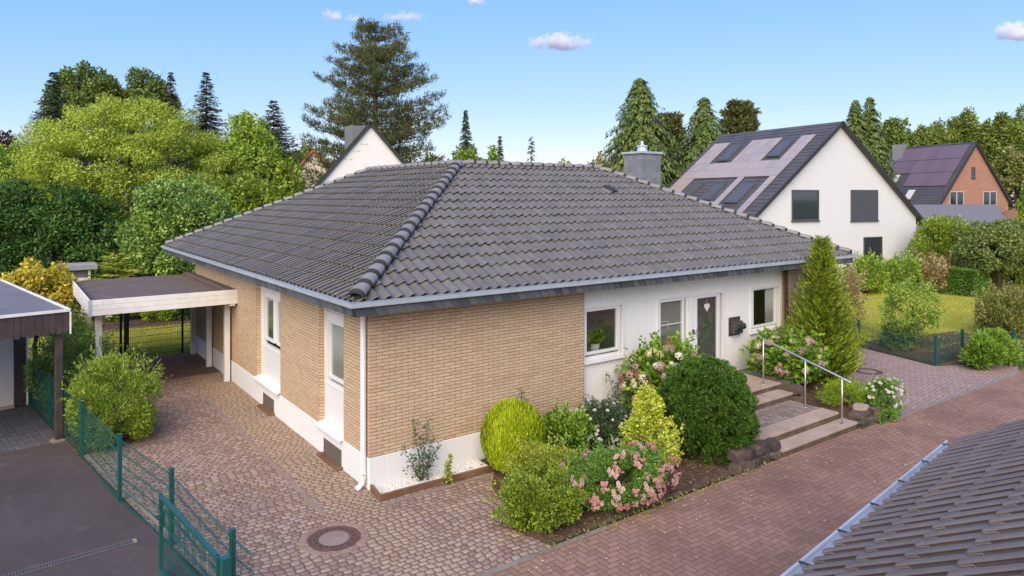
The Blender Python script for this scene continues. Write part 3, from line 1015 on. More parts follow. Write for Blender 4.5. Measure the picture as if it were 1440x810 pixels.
for a, c in (((-EO + 0.06, -EO + 0.06, Z0 + 0.05), (AP, AP, ZR)), ((XE - 0.06, -EO + 0.06, Z0 + 0.05), (XR, AP, ZR)), ((-EO + 0.06, YE - 0.06, Z0 + 0.05), (AP, YR, ZR)), ((XR, AP, ZR), (AP, AP, ZR)), ((AP, YR, ZR), (AP, AP, ZR))):
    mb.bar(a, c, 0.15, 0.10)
gap_shade_collars(mb, (-EO + 0.1, -EO + 0.1, Z0 + 0.12), (AP, AP, ZR + 0.05), 0.15)
gap_shade_collars(mb, (XE - 0.1, -EO + 0.1, Z0 + 0.1), (XR, AP, ZR + 0.03), 0.12)
gap_shade_collars(mb, (-EO + 0.1, YE - 0.1, Z0 + 0.1), (AP, YR, ZR + 0.03), 0.12)
gap_shade_collars(mb, (XR, AP, ZR + 0.03), (AP, AP, ZR + 0.03), 0.12)
gap_shade_collars(mb, (AP, YR, ZR + 0.03), (AP, AP, ZR + 0.03), 0.12)
mb.obj("ridge_batten_and_gap_shade", MT["mortar"], roof)  # battens, plus dark collars that colour in the shade between caps
# small vent on the front slope
vx, vy = 9.1, 3.35
vz = Z0 + (vy + EO) * SL
MB().obox((vx, vy, vz + 0.08), (1, 0, 0), up_f, (0, -SL * cs, cs), 0.12, 0.2, 0.05).obj("roof_vent", MT["mortar"], roof, bevel=0.02)


def sweep(mb, path, prof, closed_prof=True):
    """path: list of (x, y); prof: list of (outward, z); outward is to the right of travel"""
    P = [np.array(p, float) for p in path]
    rings = []
    for i, p in enumerate(P):
        ds = []
        if i > 0: ds.append((P[i] - P[i - 1]) / np.linalg.norm(P[i] - P[i - 1]))
        if i < len(P) - 1: ds.append((P[i + 1] - P[i]) / np.linalg.norm(P[i + 1] - P[i]))
        nn = [np.array([d[1], -d[0]]) for d in ds]
        m = sum(nn); m = m / np.linalg.norm(m)
        k = 1 / max(0.3, m @ nn[0])
        rings.append([(p[0] + m[0] * k * o_, p[1] + m[1] * k * o_, z) for o_, z in prof])
    n0, k = len(mb.v), len(prof)
    for r in rings: mb.v += r
    for i in range(len(P) - 1):
        for j in range(k if closed_prof else k - 1):
            j2 = (j + 1) % k
            a, c = n0 + i * k, n0 + (i + 1) * k
            mb.f.append((a + j, a + j2, c + j2, c + j))
    if closed_prof:
        mb.f.append(tuple(n0 + j for j in range(k)))
        mb.f.append(tuple(n0 + (len(P) - 1) * k + j for j in reversed(range(k))))


# eave path: travel so that outward lies to the right: far-left -> near corner -> right end
eave = [(inner, YE), (-EO, YE), (-EO, -EO), (XE, -EO), (XE, inner)]
eave_g = eave
mb = MB()
gz = Z0 + 0.015
sweep(mb, eave_g, [(-0.03, gz - 0.02), (0.0, gz - 0.085), (0.085, gz - 0.09), (0.10, gz - 0.08), (0.105, gz - 0.005), (0.112, gz + 0.01), (0.098, gz + 0.014), (0.095, gz - 0.005), (0.088, gz - 0.075), (0.01, gz - 0.072), (-0.02, gz - 0.015)])
mb.obj("gutter", MT["zinc"], house)
mb = MB()
sweep(mb, eave_g, [(-0.045, Z0 - 0.01), (-0.045, 3.135), (0.012, 3.135), (0.012, Z0 - 0.07), (-0.01, Z0 - 0.01)])
mb.obj("fascia_board", MT["mortar"], house)
# hanging slates, each a thin plate with one swept edge
mb = MB()
for i in range(1, 4):
    a, c = np.array(eave[i - 1] if i > 1 else (-EO, YE)), np.array(eave[i])
    if i == 1: continue
    d = c - a; T = np.linalg.norm(d); d /= T
    n2 = np.array([d[1], -d[0]])
    t = 0.0
    sp = 0.185
    # on the left side the slates run from the far end to the corner
    while t < T + 0.01:
        w = 0.215
        top, bot = Z0 - 0.065, 3.135 + random.uniform(-0.004, 0.004)
        base = 0.016 + random.uniform(0.0, 0.008)
        pts = []
        for k in range(6):                     # swept edge
            q = k / 5
            pts.append((t - 0.035 * math.sin(q * PI / 2) ** 2 + 0.055 * (1 - q) - 0.02, bot + (top - bot) * q))
        if t + w > T: pts = [(min(x_, T), z_) for x_, z_ in pts]
        xr = min(t + w, T)
        pts += [(xr, top), (xr, bot)]
        n0 = len(mb.v)
        k = len(pts)
        for dep in (base + 0.012, base):
            for q, (x_, z_) in enumerate(pts):
                tilt = 0.014 * (1 - (x_ - t) / w)
                w2 = a + d * x_ + n2 * (dep + tilt)
                mb.v.append((w2[0], w2[1], z_))
        mb.f.append(tuple(n0 + q for q in range(k)))
        mb.f.append(tuple(n0 + k + q for q in reversed(range(k))))
        for q in range(k):
            q2 = (q + 1) % k
            mb.f.append((n0 + q, n0 + q2, n0 + k + q2, n0 + k + q))
        t += sp
mb.obj("slate_fascia", MT["slate"], house)
b = MB()
b.quad((-0.46, -0.46, 3.145), (XE - 0.04, -0.46, 3.145), (XE - 0.04, inner - 0.04, 3.145), (inner - 0.04, inner - 0.04, 3.145), (inner - 0.04, YE - 0.04, 3.145), (-0.46, YE - 0.04, 3.145))
b.obj("soffit", MT["soffit"], house)
# downpipes
mb = MB()
mb.tube([(-0.075, 0.1, 3.14), (-0.075, 0.1, 0.62)], 0.05, 14)
mb.tube([(-0.075, 0.1, 0.66), (-0.075, 0.1, 0.30)], 0.054, 14)
for z in (0.3, 0.26, 0.22): mb.tube([(-0.075, 0.1, z), (-0.078, 0.1, z - 0.025)], 0.062, 14)
mb.tube([(-0.075, 0.1, 0.23), (-0.085, 0.1, 0.13), (-0.14, 0.1, 0.07), (-0.2, 0.1, 0.03)], 0.05, 12)
mb.obj("downpipe", MT["upvc"], house, smooth=False)
MB().tube([(-0.075, 0.1, 3.14), (-0.075, 0.1, 3.22), (-0.3, -0.2, 3.3), (-0.42, -0.42, 3.33)], 0.045, 10).obj("gutter_outlet", MT["upvc"], house)
MB().tube([(12.74, 0.02, 3.14), (12.74, 0.02, 0.3)], 0.05, 12).obj("downpipe", m_plain("brown_pipe", (0.06, 0.04, 0.035), 0.5), house)
# chimney
cx, cy = at(903, 24.6)
mb = MB()
CZ = hz(216, 24.6)
mb.box((cx - 0.48, cy - 0.42, 4.2), (cx + 0.48, cy + 0.42, CZ - 0.03))
chim = mb.obj("chimney", MT["slate_grey"], house)
mb = MB()
for side in range(4):
    zc = 4.3
    r = 0
    while zc < CZ - 0.1:
        ext = 0.96 if side % 2 == 0 else 0.84
        n = 4
        for i in range(n):
            a0, a1 = -ext / 2 + ext * i / n, -ext / 2 + ext * (i + 1) / n - 0.008
            h1 = min(zc + 0.205, CZ - 0.032)
            t = 0.012 + 0.006 * (i % 2)
            if side == 0: mb.box((cx + a0, cy - 0.421 - t, zc), (cx + a1, cy - 0.421, h1))
            if side == 2: mb.box((cx + a0, cy + 0.421, zc), (cx + a1, cy + 0.421 + t, h1))
            if side == 1: mb.box((cx + 0.481, cy + a0, zc), (cx + 0.481 + t, cy + a1, h1))
            if side == 3: mb.box((cx - 0.481 - t, cy + a0, zc), (cx - 0.481, cy + a1, h1))
        zc += 0.21
mb.obj("chimney_slates", MT["slate_grey"], chim)
MB().box((cx - 0.55, cy - 0.49, CZ - 0.03), (cx + 0.55, cy + 0.49, CZ + 0.05)).obj("chimney_cap", MT["zinc"], chim, bevel=0.01)
MB().lathe((cx, cy, CZ + 0.05), [(0.0, 0.0), (0.2, 0.0), (0.17, 0.16), (0.21, 0.2), (0.17, 0.24), (0.06, 0.26), (0.05, 0.4), (0.0, 0.4)], 16).obj("chimney_pot", MT["zinc"], chim)

# curtains behind the panes
def curtain(axis, u0, u1, z0, z1, d, label, mat=None):
    V, F = [], []
    n = 40
    for j, z in enumerate((z0, z1)):
        for i in range(n + 1):
            u = u0 + (u1 - u0) * i / n
            dd = d + 0.015 * math.sin(i * 1.7) + 0.006 * math.sin(i * 0.6)
            V.append((u, dd, z) if axis == "x" else (dd, u, z))
    for i in range(n):
        F.append((i, i + 1, n + 2 + i, n + 1 + i))
    o = np_mesh("curtain", V, F, mat or MT["curtain"], smooth=True, origin=V[0])
    tag(o, label, "curtain")
    mo = o.modifiers.new("solid", "SOLIDIFY"); mo.thickness = 0.004
curtain("x", 12.0, 12.36, 1.57, 2.56, SY + 0.085, "pale curtain drawn to the right of the window beside the mailbox")
curtain("x", 7.58, 8.42, 0.78, 2.57, SY + 0.085, "grey green net curtain behind the tall glass left of the front door", MT["net"])
curtain("y", 5.62, 6.24, 1.64, 2.66, 0.19, "pale curtain in the narrow window next to the carport", MT["net"])
curtain("y", 1.2, 2.09, 1.56, 2.62, 0.19, "pale curtain in the tall window nearest the house corner")
# plants standing in for the reflection in the corner window
# ------------------------------------------------------------------ foliage helpers
def rand_unit(n):
    v = RNG.normal(size=(n, 3))
    return v / np.linalg.norm(v, axis=1, keepdims=True)


def norm(v):
    return v / (np.linalg.norm(v, axis=1, keepdims=True) + 1e-9)


def leaf_mesh(name, P, D, N, L, W, mat, parent=None, fold=0.18, origin=None, mid=0.5):
    """rhombic folded leaves: base P, axis D, normal N"""
    D = norm(D)
    Sd = norm(np.cross(D, N))
    Nn = np.cross(Sd, D)
    L = np.broadcast_to(np.asarray(L, float), (len(P),))[:, None]
    W = np.broadcast_to(np.asarray(W, float), (len(P),))[:, None]
    m = P + D * L * mid + Nn * W * fold
    V = np.stack([P, m + Sd * W * 0.5, P + D * L, m - Sd * W * 0.5], 1).reshape(-1, 3)
    F = np.arange(len(P) * 4, dtype=np.int32).reshape(-1, 4)
    return np_mesh(name, V, F, mat, parent, origin=origin)


def blob(c, rad, lumps, n, lump_r=0.35, shell=0.35, low=-0.35, power=1.0, pad=1.0):
    """points and outward directions in a lumpy ellipsoid; lumps sit near its surface"""
    c, rad = np.array(c, float), np.array(rad, float)
    lu = rand_unit(lumps)
    lu[:, 2] = np.where(lu[:, 2] < low, -lu[:, 2] * 0.6, lu[:, 2])
    lr = lump_r * (0.65 + 0.7 * RNG.random(lumps))
    depth = (1.0 - lr * 0.75) * (0.72 + 0.28 * RNG.random(lumps) ** 0.5)
    k = RNG.choice(lumps, n, p=(lr ** 2) / (lr ** 2).sum())
    d = rand_unit(n)
    r = (shell + (1 - shell) * RNG.random(n) ** 0.5)
    q = lu[k] * depth[k][:, None] + d * (lr[k] * r)[:, None] * np.array([1, 1, pad])
    out = norm(d * 0.75 + lu[k] * 0.6)
    return c + q * rad, out


def shrub(name, label, cat, base, h, rx, ry, mat, n, leaf, lumps=24, lump_r=0.36, stems=5, group=None, leafw=0.55, up=0.25, low=-0.85, z0=0.0, flat=0.0, drape=0.0, parent=None, stem_mat=None, shell=0.35):
    """a bush: stems and foliage as parts"""
    root = parent or thing(name, label, cat, (base[0], base[1], z0), group)
    P, O = blob((base[0], base[1], z0 + h * 0.44), (rx, ry, h * 0.56), lumps, n, lump_r, low=low, shell=shell)
    ns, nl_ = int(lumps * 1.6), 14            # loose shoots standing out of the outline
    if leaf < 0.13:
        su = rand_unit(ns); su[:, 2] = np.abs(su[:, 2]) * 0.9 + 0.05; su = norm(su)
        k = np.repeat(np.arange(ns), nl_)
        q = np.tile((np.arange(nl_) + 0.5) / nl_, ns)
        ext = (0.12 + 0.26 * RNG.random(ns))[k] * q
        sp_ = np.array([base[0], base[1], z0 + h * 0.44]) + su[k] * np.array([rx, ry, h * 0.56]) * (0.86 + ext)[:, None] + RNG.normal(0, leaf * 0.3, (ns * nl_, 3)) + np.array([0, 0, 1.0]) * (ext * h * 0.25)[:, None]
        P = np.concatenate([P, sp_]); O = np.concatenate([O, norm(su[k] + rand_unit(len(k)) * 0.8)])
        n = len(P)
    P[:, 2] = np.maximum(P[:, 2], z0 + 0.02 + 0.06 * h * RNG.random(n))
    D = norm(O + rand_unit(n) * 0.65 + np.array([0, 0, up - drape]))
    N = norm(O * 0.6 + rand_unit(n) * 0.6 + np.array([0, 0, 0.5 + flat]))
    L = leaf * (0.65 + 0.7 * RNG.random(n))
    leaf_mesh("foliage", P, D, N, L, L * leafw, mat, root)
    if stems:
        mb = MB()
        for i in range(stems):
            a = 2 * PI * i / stems + random.uniform(-.4, .4)
            e = (base[0] + rx * 0.62 * math.cos(a), base[1] + ry * 0.62 * math.sin(a), z0 + h * random.uniform(0.55, 0.8))
            m = (base[0] + rx * 0.22 * math.cos(a), base[1] + ry * 0.22 * math.sin(a), z0 + h * 0.35)
            r = 0.012 * h + 0.006
            mb.tube([(base[0] + 0.05 * math.cos(a), base[1] + 0.05 * math.sin(a), z0 - 0.02), m, e], [r, r * 0.8, r * 0.35], 6)
        mb.obj("stem", stem_mat or MT["bark"], root, smooth=True)
    return root


def limbs(mb, base, z0, h, rx, ry, trunk_r, nl=9, lean=(0, 0), first=0.35, reach=0.7):
    top = (base[0] + lean[0], base[1] + lean[1], z0 + h * 0.82)
    mids = [(base[0] + lean[0] * t + random.uniform(-.02, .02) * h, base[1] + lean[1] * t + random.uniform(-.02, .02) * h, z0 + h * 0.82 * t) for t in (0.25, 0.5, 0.75)]
    mb.tube([(base[0], base[1], z0 - 0.05)] + mids + [top], [trunk_r * 1.25, trunk_r, trunk_r * 0.75, trunk_r * 0.5, trunk_r * 0.15], 9)
    for i in range(nl):
        t = first + (0.78 - first) * (i + 0.5) / nl
        a = i * 2.4 + random.uniform(-.4, .4)
        s_ = (base[0] + lean[0] * t, base[1] + lean[1] * t, z0 + h * t)
        L = reach * (1 - 0.35 * (t - first))
        e = (s_[0] + math.cos(a) * rx * L, s_[1] + math.sin(a) * ry * L, s_[2] + h * random.uniform(0.12, 0.24))
        m = ((s_[0] * 0.5 + e[0] * 0.5), (s_[1] * 0.5 + e[1] * 0.5), s_[2] * 0.45 + e[2] * 0.55)
        r = trunk_r * (0.5 - 0.3 * (t - first))
        mb.tube([s_, m, e], [r, r * 0.6, r * 0.15], 6)
        for q in range(2):
            a2 = a + random.choice((-1, 1)) * random.uniform(.4, .9)
            e2 = (m[0] + math.cos(a2) * rx * 0.35, m[1] + math.sin(a2) * ry * 0.35, m[2] + h * random.uniform(0.05, 0.18))
            mb.tube([m, e2], [r * 0.45, r * 0.08], 5)


def tree(name, label, base, h, rx, ry, mat, n, leaf, crown0=0.3, lumps=60, lump_r=0.3, trunk_r=0.2, group=None, leafw=0.6, cat="tree", bark=None, shell=0.3, drape=0.0, nl=9, lean=(0, 0), flat=0.0, pad=1.0):
    root = thing(name, label, cat, (base[0], base[1], 0), group)
    cz = h * (crown0 + 1) / 2
    P, O = blob((base[0] + lean[0] * .7, base[1] + lean[1] * .7, cz), (rx, ry, h * (1 - crown0) / 2), lumps, n, lump_r, shell=shell, low=-0.6, pad=pad)
    D = norm(O * 0.8 + rand_unit(n) * 1.1 + np.array([0, 0, 0.1 - drape]))
    N = norm(O * 0.5 + rand_unit(n) * 0.6 + np.array([0, 0, 0.6 + flat]))
    L = leaf * (0.6 + 0.8 * RNG.random(n))
    leaf_mesh("crown", P, D, N, L, L * leafw, mat, root)
    mb = MB()
    limbs(mb, base, 0, h, rx, ry, trunk_r, nl, lean)
    mb.obj("trunk", bark or MT["bark"], root, smooth=True)
    return root


def conifer(name, label, base, h, r0, mat, whorls=26, per=9, spray=0.35, width=0.32, droop=0.25, tip=0.0, first=0.08, dens=10, trunk_r=None, group=None, prof=None, rise=0.0, rag=0.25, cat="tree", z0=0.0, sag=0.15):
    """trunk with whorls of branches, each branch a flat row of needle sprays"""
    root = thing(name, label, cat, (base[0], base[1], z0), group)
    bx, by = base
    P, D, N, L = [], [], [], []
    slim = prof is None and name == "spruce"
    if slim:
        prof = lambda t: min(1.0, 1.9 * (1 - t)) ** 0.95
        whorls, per, dens, spray, width = int(whorls * 1.9), per + 3, dens + 2, spray * 0.85, 0.36
    mb = MB()
    tr = trunk_r or h * 0.014
    mb.tube([(bx, by, z0 - 0.05), (bx, by, z0 + h * 0.5), (bx, by, z0 + h * 0.98)], [tr, tr * 0.6, tr * 0.08], 8)
    for w in range(whorls):
        t = first + (1 - first) * (w + random.uniform(-.3, .3)) / whorls
        t = min(max(t, first), 0.985)
        pr = prof(t) if prof else (1 - t) ** 0.9
        for k in range(per):
            az = 2 * PI * (k + random.random()) / per + w * 1.3
            R = r0 * pr * random.uniform(1 - rag, 1 + rag * 0.5)
            R = max(R, 0.02 * h * (1 - t) + 0.01)
            z = z0 + h * min(0.99, t + random.uniform(-1.1, 1.1) / whorls)
            dirh = np.array([math.cos(az), math.sin(az), 0.0])
            nseg = max(3, int(dens * R / max(r0, 1e-3)) + 2)
            s_ = (np.arange(nseg) + RNG.random(nseg) * 0.8) / nseg
            s_ = 0.15 + 0.85 * s_
            dz = -droop * R * s_ ** 1.5 + rise * R * s_ ** 3
            pts = np.array([bx, by, z]) + dirh[None] * (R * s_)[:, None] + np.array([0, 0, 1.0])[None] * dz[:, None]
            side = np.cross(dirh, [0, 0, 1.0])
            slope = (-droop * 1.5 * s_ ** 0.5 + rise * 3 * s_ ** 2)
            fwd = norm(dirh[None] + np.array([0, 0, 1.0])[None] * slope[:, None])
            for sg in (-1.0, 0.0, 1.0):
                P.append(pts + RNG.normal(0, 0.02 * R + 0.004, (nseg, 3)))
                D.append(norm(fwd * (0.75 if sg else 1.0) + side[None] * sg * 0.75 + np.array([0, 0, -sag]) + RNG.normal(0, 0.15, (nseg, 3))))
                N.append(norm(np.array([0, 0, 1.0])[None] + dirh[None] * 0.35 + RNG.normal(0, 0.3, (nseg, 3))))
                L.append(spray * (0.7 + 0.6 * RNG.random(nseg)) * (0.55 + 0.45 * (1 - t)))
            if R > 0.12 * h * 0.5:
                e = pts[-1]
                mb.tube([(bx, by, z), tuple((np.array([bx, by, z]) + e) / 2), tuple(e)], [tr * 0.22 * (1.2 - t), tr * 0.13, tr * 0.03], 4, cap=False)
    P, D, N, L = np.concatenate(P), np.concatenate(D), np.concatenate(N), np.concatenate(L)
    leaf_mesh("crown", P, D, N, L, L * width, mat, root, fold=-0.15)
    mb.obj("trunk", MT["bark"], root, smooth=True)
    return root


def scatter_flowers(root, pts, nrm, proto_fn, name, mats, sizes, jitter=0.3):
    """each flower its own part; meshes are shared between copies"""
    protos = [proto_fn(m) for m in mats]
    o_ = off(root)
    for p, n_ in zip(pts, nrm):
        me = random.choice(protos)
        f = bpy.data.objects.new(name, me)
        COL.objects.link(f)
        f.parent = root
        f.location = Vector(p) - Vector(o_)
        d = Vector(n_) + Vector((random.uniform(-jitter, jitter), random.uniform(-jitter, jitter), random.uniform(0, jitter)))
        q = d.to_track_quat("Z", "Y")
        f.rotation_euler = q.to_euler()
        s_ = random.uniform(*sizes)
        f.scale = (s_, s_, s_)


def petals_mesh(name, mat, n=60, r=1.0, dome=0.75, size=0.34, center=None):
    """a domed head of many small petals"""
    P = rand_unit(n)
    P[:, 2] = np.abs(P[:, 2]) * dome * 1.2 - 0.15
    O = norm(P + np.array([0, 0, 0.2]))
    D = norm(np.cross(O, rand_unit(n)))
    V, F = [], []
    Sd = norm(np.cross(D, O))
    L = size * (0.7 + 0.6 * RNG.random(n))[:, None]
    p = P * r
    V = np.stack([p - D * L * .5, p + Sd * L * .5 + O * L * 0.1, p + D * L * .5, p - Sd * L * .5 + O * L * 0.1], 1).reshape(-1, 3)
    me = bpy.data.meshes.new(name)
    me.from_pydata([tuple(v) for v in V], [], [tuple(range(i * 4, i * 4 + 4)) for i in range(n)])
    me.materials.append(mat)
    return me


def rose_mesh(name, mat):
    """open rose: rings of cupped petals"""
    V, F = [], []
    for ring, (k, r, z, tilt) in enumerate(((5, 0.95, 0.0, 0.35), (5, 0.65, 0.14, 0.8), (4, 0.36, 0.26, 1.3))):
        for i in range(k):
            a = 2 * PI * (i + ring * 0.4) / k
            w = PI / k * 1.25
            n0 = len(V)
            for (rr, da, hz_) in ((0.1, 0, 0.02), (r * 0.8, -w * 0.75, 0.3 * tilt), (r, 0, 0.42 * tilt), (r * 0.8, w * 0.75, 0.3 * tilt)):
                V.append((rr * math.cos(a + da), rr * math.sin(a + da), z + hz_))
            F.append((n0, n0 + 1, n0 + 2, n0 + 3))
    me = bpy.data.meshes.new(name)
    me.from_pydata(V, [], F)
    me.materials.append(mat)
    return me


def cluster_mesh(name, mat, k=6):
    """a spray of several open roses"""
    base = rose_mesh("one", mat)
    V0 = np.array([v.co[:] for v in base.vertices]); F0 = [tuple(f.vertices) for f in base.polygons]
    bpy.data.meshes.remove(base)
    V, F = [], []
    for i in range(k):
        s_ = random.uniform(0.026, 0.042)
        R_ = np.array(Matrix.Rotation(random.uniform(0, 0.9), 3, Vector((random.uniform(-1, 1), random.uniform(-1, 1), 0.01))))
        o_ = np.array([random.gauss(0, 0.03), random.gauss(0, 0.03), random.uniform(-0.02, 0.025)])
        n0 = len(V)
        V += [tuple(v) for v in (V0 * s_) @ R_.T + o_]
        F += [tuple(n0 + q for q in f) for f in F0]
    me = bpy.data.meshes.new(name); me.from_pydata(V, [], F); me.materials.append(mat)
    return me


LF = {}
LF["thuja_gold"] = m_leaf("golden_thuja", [(0.082, 0.13, 0.008), (0.1723, 0.22, 0.008), (0.2461, 0.3, 0.012), (0.3282, 0.38, 0.03)], 0.2, clump=3)
LF["euonymus"] = m_leaf("green_gold_leaf", [(0.0855, 0.1188, 0.0132), (0.1425, 0.1782, 0.0198), (0.209, 0.2376, 0.033), (0.304, 0.3024, 0.066)], 0.22, clump=3)
LF["lowgreen"] = m_leaf("mid_green_leaf", [(0.0563, 0.094, 0.0129), (0.0938, 0.1411, 0.0161), (0.15, 0.1985, 0.0215), (0.2063, 0.2507, 0.0322)], 0.22, clump=3)
LF["rose"] = m_leaf("rose_leaf", [(0.0438, 0.091, 0.018), (0.075, 0.1495, 0.0264), (0.1125, 0.195, 0.036), (0.1875, 0.26, 0.06)], 0.22, clump=3)
LF["darkrose"] = m_leaf("dark_rose_leaf", [(0.02, 0.042, 0.018), (0.035, 0.06, 0.028), (0.055, 0.085, 0.04), (0.08, 0.11, 0.06)], 0.15, clump=3)
LF["variegated"] = m_leaf("variegated_leaf", [(0.104, 0.153, 0.015), (0.224, 0.261, 0.0225), (0.352, 0.378, 0.0525), (0.48, 0.495, 0.15)], 0.22, clump=3)
LF["hinoki"] = m_leaf("dark_cypress", [(0.0157, 0.0409, 0.0076), (0.0292, 0.0673, 0.0104), (0.0505, 0.1022, 0.0133), (0.0955, 0.1564, 0.0171)], 0.12, clump=4)
LF["hydrangea"] = m_leaf("hydrangea_leaf", [(0.04, 0.085, 0.012), (0.075, 0.14, 0.016), (0.12, 0.2, 0.022), (0.2, 0.27, 0.03)], 0.25, clump=3)
LF["cone_gold"] = m_leaf("gold_cypress", [(0.032, 0.058, 0.008), (0.08, 0.125, 0.01), (0.165, 0.21, 0.015), (0.31, 0.33, 0.03)], 0.2, clump=1.6)
LF["mugo"] = m_leaf("bright_low_pine", [(0.06, 0.11, 0.008), (0.11, 0.175, 0.01), (0.17, 0.235, 0.015), (0.25, 0.3, 0.03)], 0.2, clump=3)
LF["hedge_left"] = m_leaf("boxleaf_yew", [(0.0538, 0.0922, 0.0164), (0.0979, 0.1465, 0.0218), (0.1517, 0.2062, 0.024), (0.235, 0.2713, 0.0327)], 0.22, clump=2)
LF["juniper"] = m_leaf("dark_juniper", [(0.039, 0.078, 0.0238), (0.0702, 0.1248, 0.0317), (0.1092, 0.1716, 0.0396), (0.1872, 0.234, 0.0528)], 0.15, clump=2)
LF["yelloworange"] = m_leaf("yellow_orange_leaf", [(0.13, 0.14, 0.016), (0.26, 0.24, 0.022), (0.35, 0.27, 0.035), (0.4, 0.25, 0.075)], 0.25, clump=1.6)
LF["bigtree"] = m_leaf("fresh_green_leaf", [(0.0836, 0.1176, 0.0218), (0.1675, 0.2143, 0.0274), (0.2512, 0.2904, 0.0356), (0.3589, 0.401, 0.0682)], 0.3, clump=0.45)
LF["midtree"] = m_leaf("green_yellow_leaf", [(0.0741, 0.1291, 0.0238), (0.1384, 0.2113, 0.0285), (0.2077, 0.2758, 0.0381), (0.2867, 0.3287, 0.0713)], 0.3, clump=0.5)
LF["oak"] = m_leaf("oak_leaf", [(0.0403, 0.066, 0.0144), (0.069, 0.102, 0.0216), (0.1035, 0.138, 0.0288), (0.161, 0.186, 0.048)], 0.22, clump=0.4)
LF["greygreen"] = m_leaf("grey_green_leaf", [(0.045, 0.065, 0.018), (0.075, 0.105, 0.026), (0.11, 0.145, 0.035), (0.17, 0.19, 0.06)], 0.22, clump=0.8)
LF["laurel"] = m_leaf("laurel_leaf", [(0.0396, 0.0726, 0.0158), (0.0726, 0.132, 0.0238), (0.132, 0.2046, 0.037), (0.2508, 0.3168, 0.0792)], 0.2, clump=1.0, spec=0.5, rough=0.4)
LF["darkhedge"] = m_leaf("dark_hedge_leaf", [(0.013, 0.0376, 0.0091), (0.027, 0.0627, 0.0129), (0.0485, 0.1003, 0.0165), (0.0972, 0.1567, 0.0229)], 0.15, clump=0.8)
LF["spruce"] = m_leaf("spruce_needle", [(0.0184, 0.0338, 0.017), (0.0326, 0.054, 0.0234), (0.051, 0.0743, 0.0319), (0.0867, 0.0957, 0.0478)], 0.1, clump=0.7)
LF["spruce_brown"] = m_leaf("brownish_spruce", [(0.022, 0.026, 0.014), (0.045, 0.045, 0.02), (0.065, 0.062, 0.03), (0.11, 0.08, 0.05)], 0.1, clump=0.7)
LF["pine"] = m_leaf("pine_needle", [(0.0241, 0.0313, 0.0099), (0.0431, 0.0515, 0.0149), (0.0646, 0.0718, 0.0215), (0.1078, 0.1058, 0.0371)], 0.15, clump=0.3)
LF["cypress"] = m_leaf("lawson_cypress", [(0.027, 0.0468, 0.0101), (0.0495, 0.0761, 0.0151), (0.0765, 0.1073, 0.0235), (0.126, 0.1512, 0.042)], 0.15, clump=0.5)
LF["copper"] = m_leaf("copper_beech", [(0.03, 0.015, 0.02), (0.06, 0.03, 0.035), (0.09, 0.05, 0.05)], 0.2)
LF["farwood"] = m_leaf("wood_leaf", [(0.046, 0.078, 0.0144), (0.0862, 0.12, 0.0216), (0.1323, 0.162, 0.0288), (0.2185, 0.204, 0.06)], 0.25, clump=0.12)
LF["autumn"] = m_leaf("olive_tan_leaf", [(0.06, 0.0735, 0.018), (0.104, 0.1176, 0.027), (0.152, 0.1617, 0.045), (0.224, 0.196, 0.09)], 0.22, clump=1.2)
LF["tanbush"] = m_leaf("tan_seed_heads", [(0.12, 0.11, 0.035), (0.2, 0.155, 0.07), (0.3, 0.22, 0.12)], 0.2, clump=1.5)
LF["boxhedge"] = m_leaf("clipped_hedge_leaf", [(0.02, 0.05, 0.01), (0.04, 0.085, 0.012), (0.07, 0.13, 0.016), (0.11, 0.17, 0.025)], 0.2)
LF["brighthedge"] = m_leaf("bright_hedge_leaf", [(0.0564, 0.1024, 0.0198), (0.1129, 0.1779, 0.0231), (0.1881, 0.2587, 0.0297), (0.2633, 0.3126, 0.066)], 0.25, clump=0.9)
LF["lawnblade"] = m_leaf("grass_blade", [(0.16, 0.19, 0.025), (0.25, 0.255, 0.04), (0.36, 0.33, 0.08)], 0.25)
LF["weed"] = m_leaf("weed_leaf", [(0.1, 0.12, 0.03), (0.18, 0.19, 0.05), (0.27, 0.24, 0.09)], 0.25)
LF["litter"] = m_leaf("dry_leaf", [(0.11, 0.05, 0.025), (0.19, 0.08, 0.04), (0.27, 0.16, 0.09)], 0.1)


def m_petal(name, cols, trans=0.25):
    return m_leaf(name, cols, trans, 0.6, clump=2, spec=0.15, gain=1.0)


PT = {
    "pink": m_petal("pink_petal", [(0.62, 0.22, 0.24), (0.72, 0.36, 0.36), (0.78, 0.5, 0.48)]),
    "pink2": m_petal("pale_pink_petal", [(0.68, 0.42, 0.38), (0.78, 0.6, 0.55)]),
    "white": m_petal("white_petal", [(0.72, 0.70, 0.62), (0.8, 0.79, 0.74)]),
    "cream": m_petal("cream_petal", [(0.55, 0.55, 0.3), (0.72, 0.68, 0.48)]),
    "lime": m_petal("lime_petal", [(0.4, 0.44, 0.12), (0.55, 0.56, 0.25)]),
    "mauve": m_petal("faded_mauve_petal", [(0.36, 0.24, 0.2), (0.5, 0.36, 0.31)]),
    "rust": m_petal("rust_petal", [(0.26, 0.11, 0.05), (0.36, 0.18, 0.1)]),
}
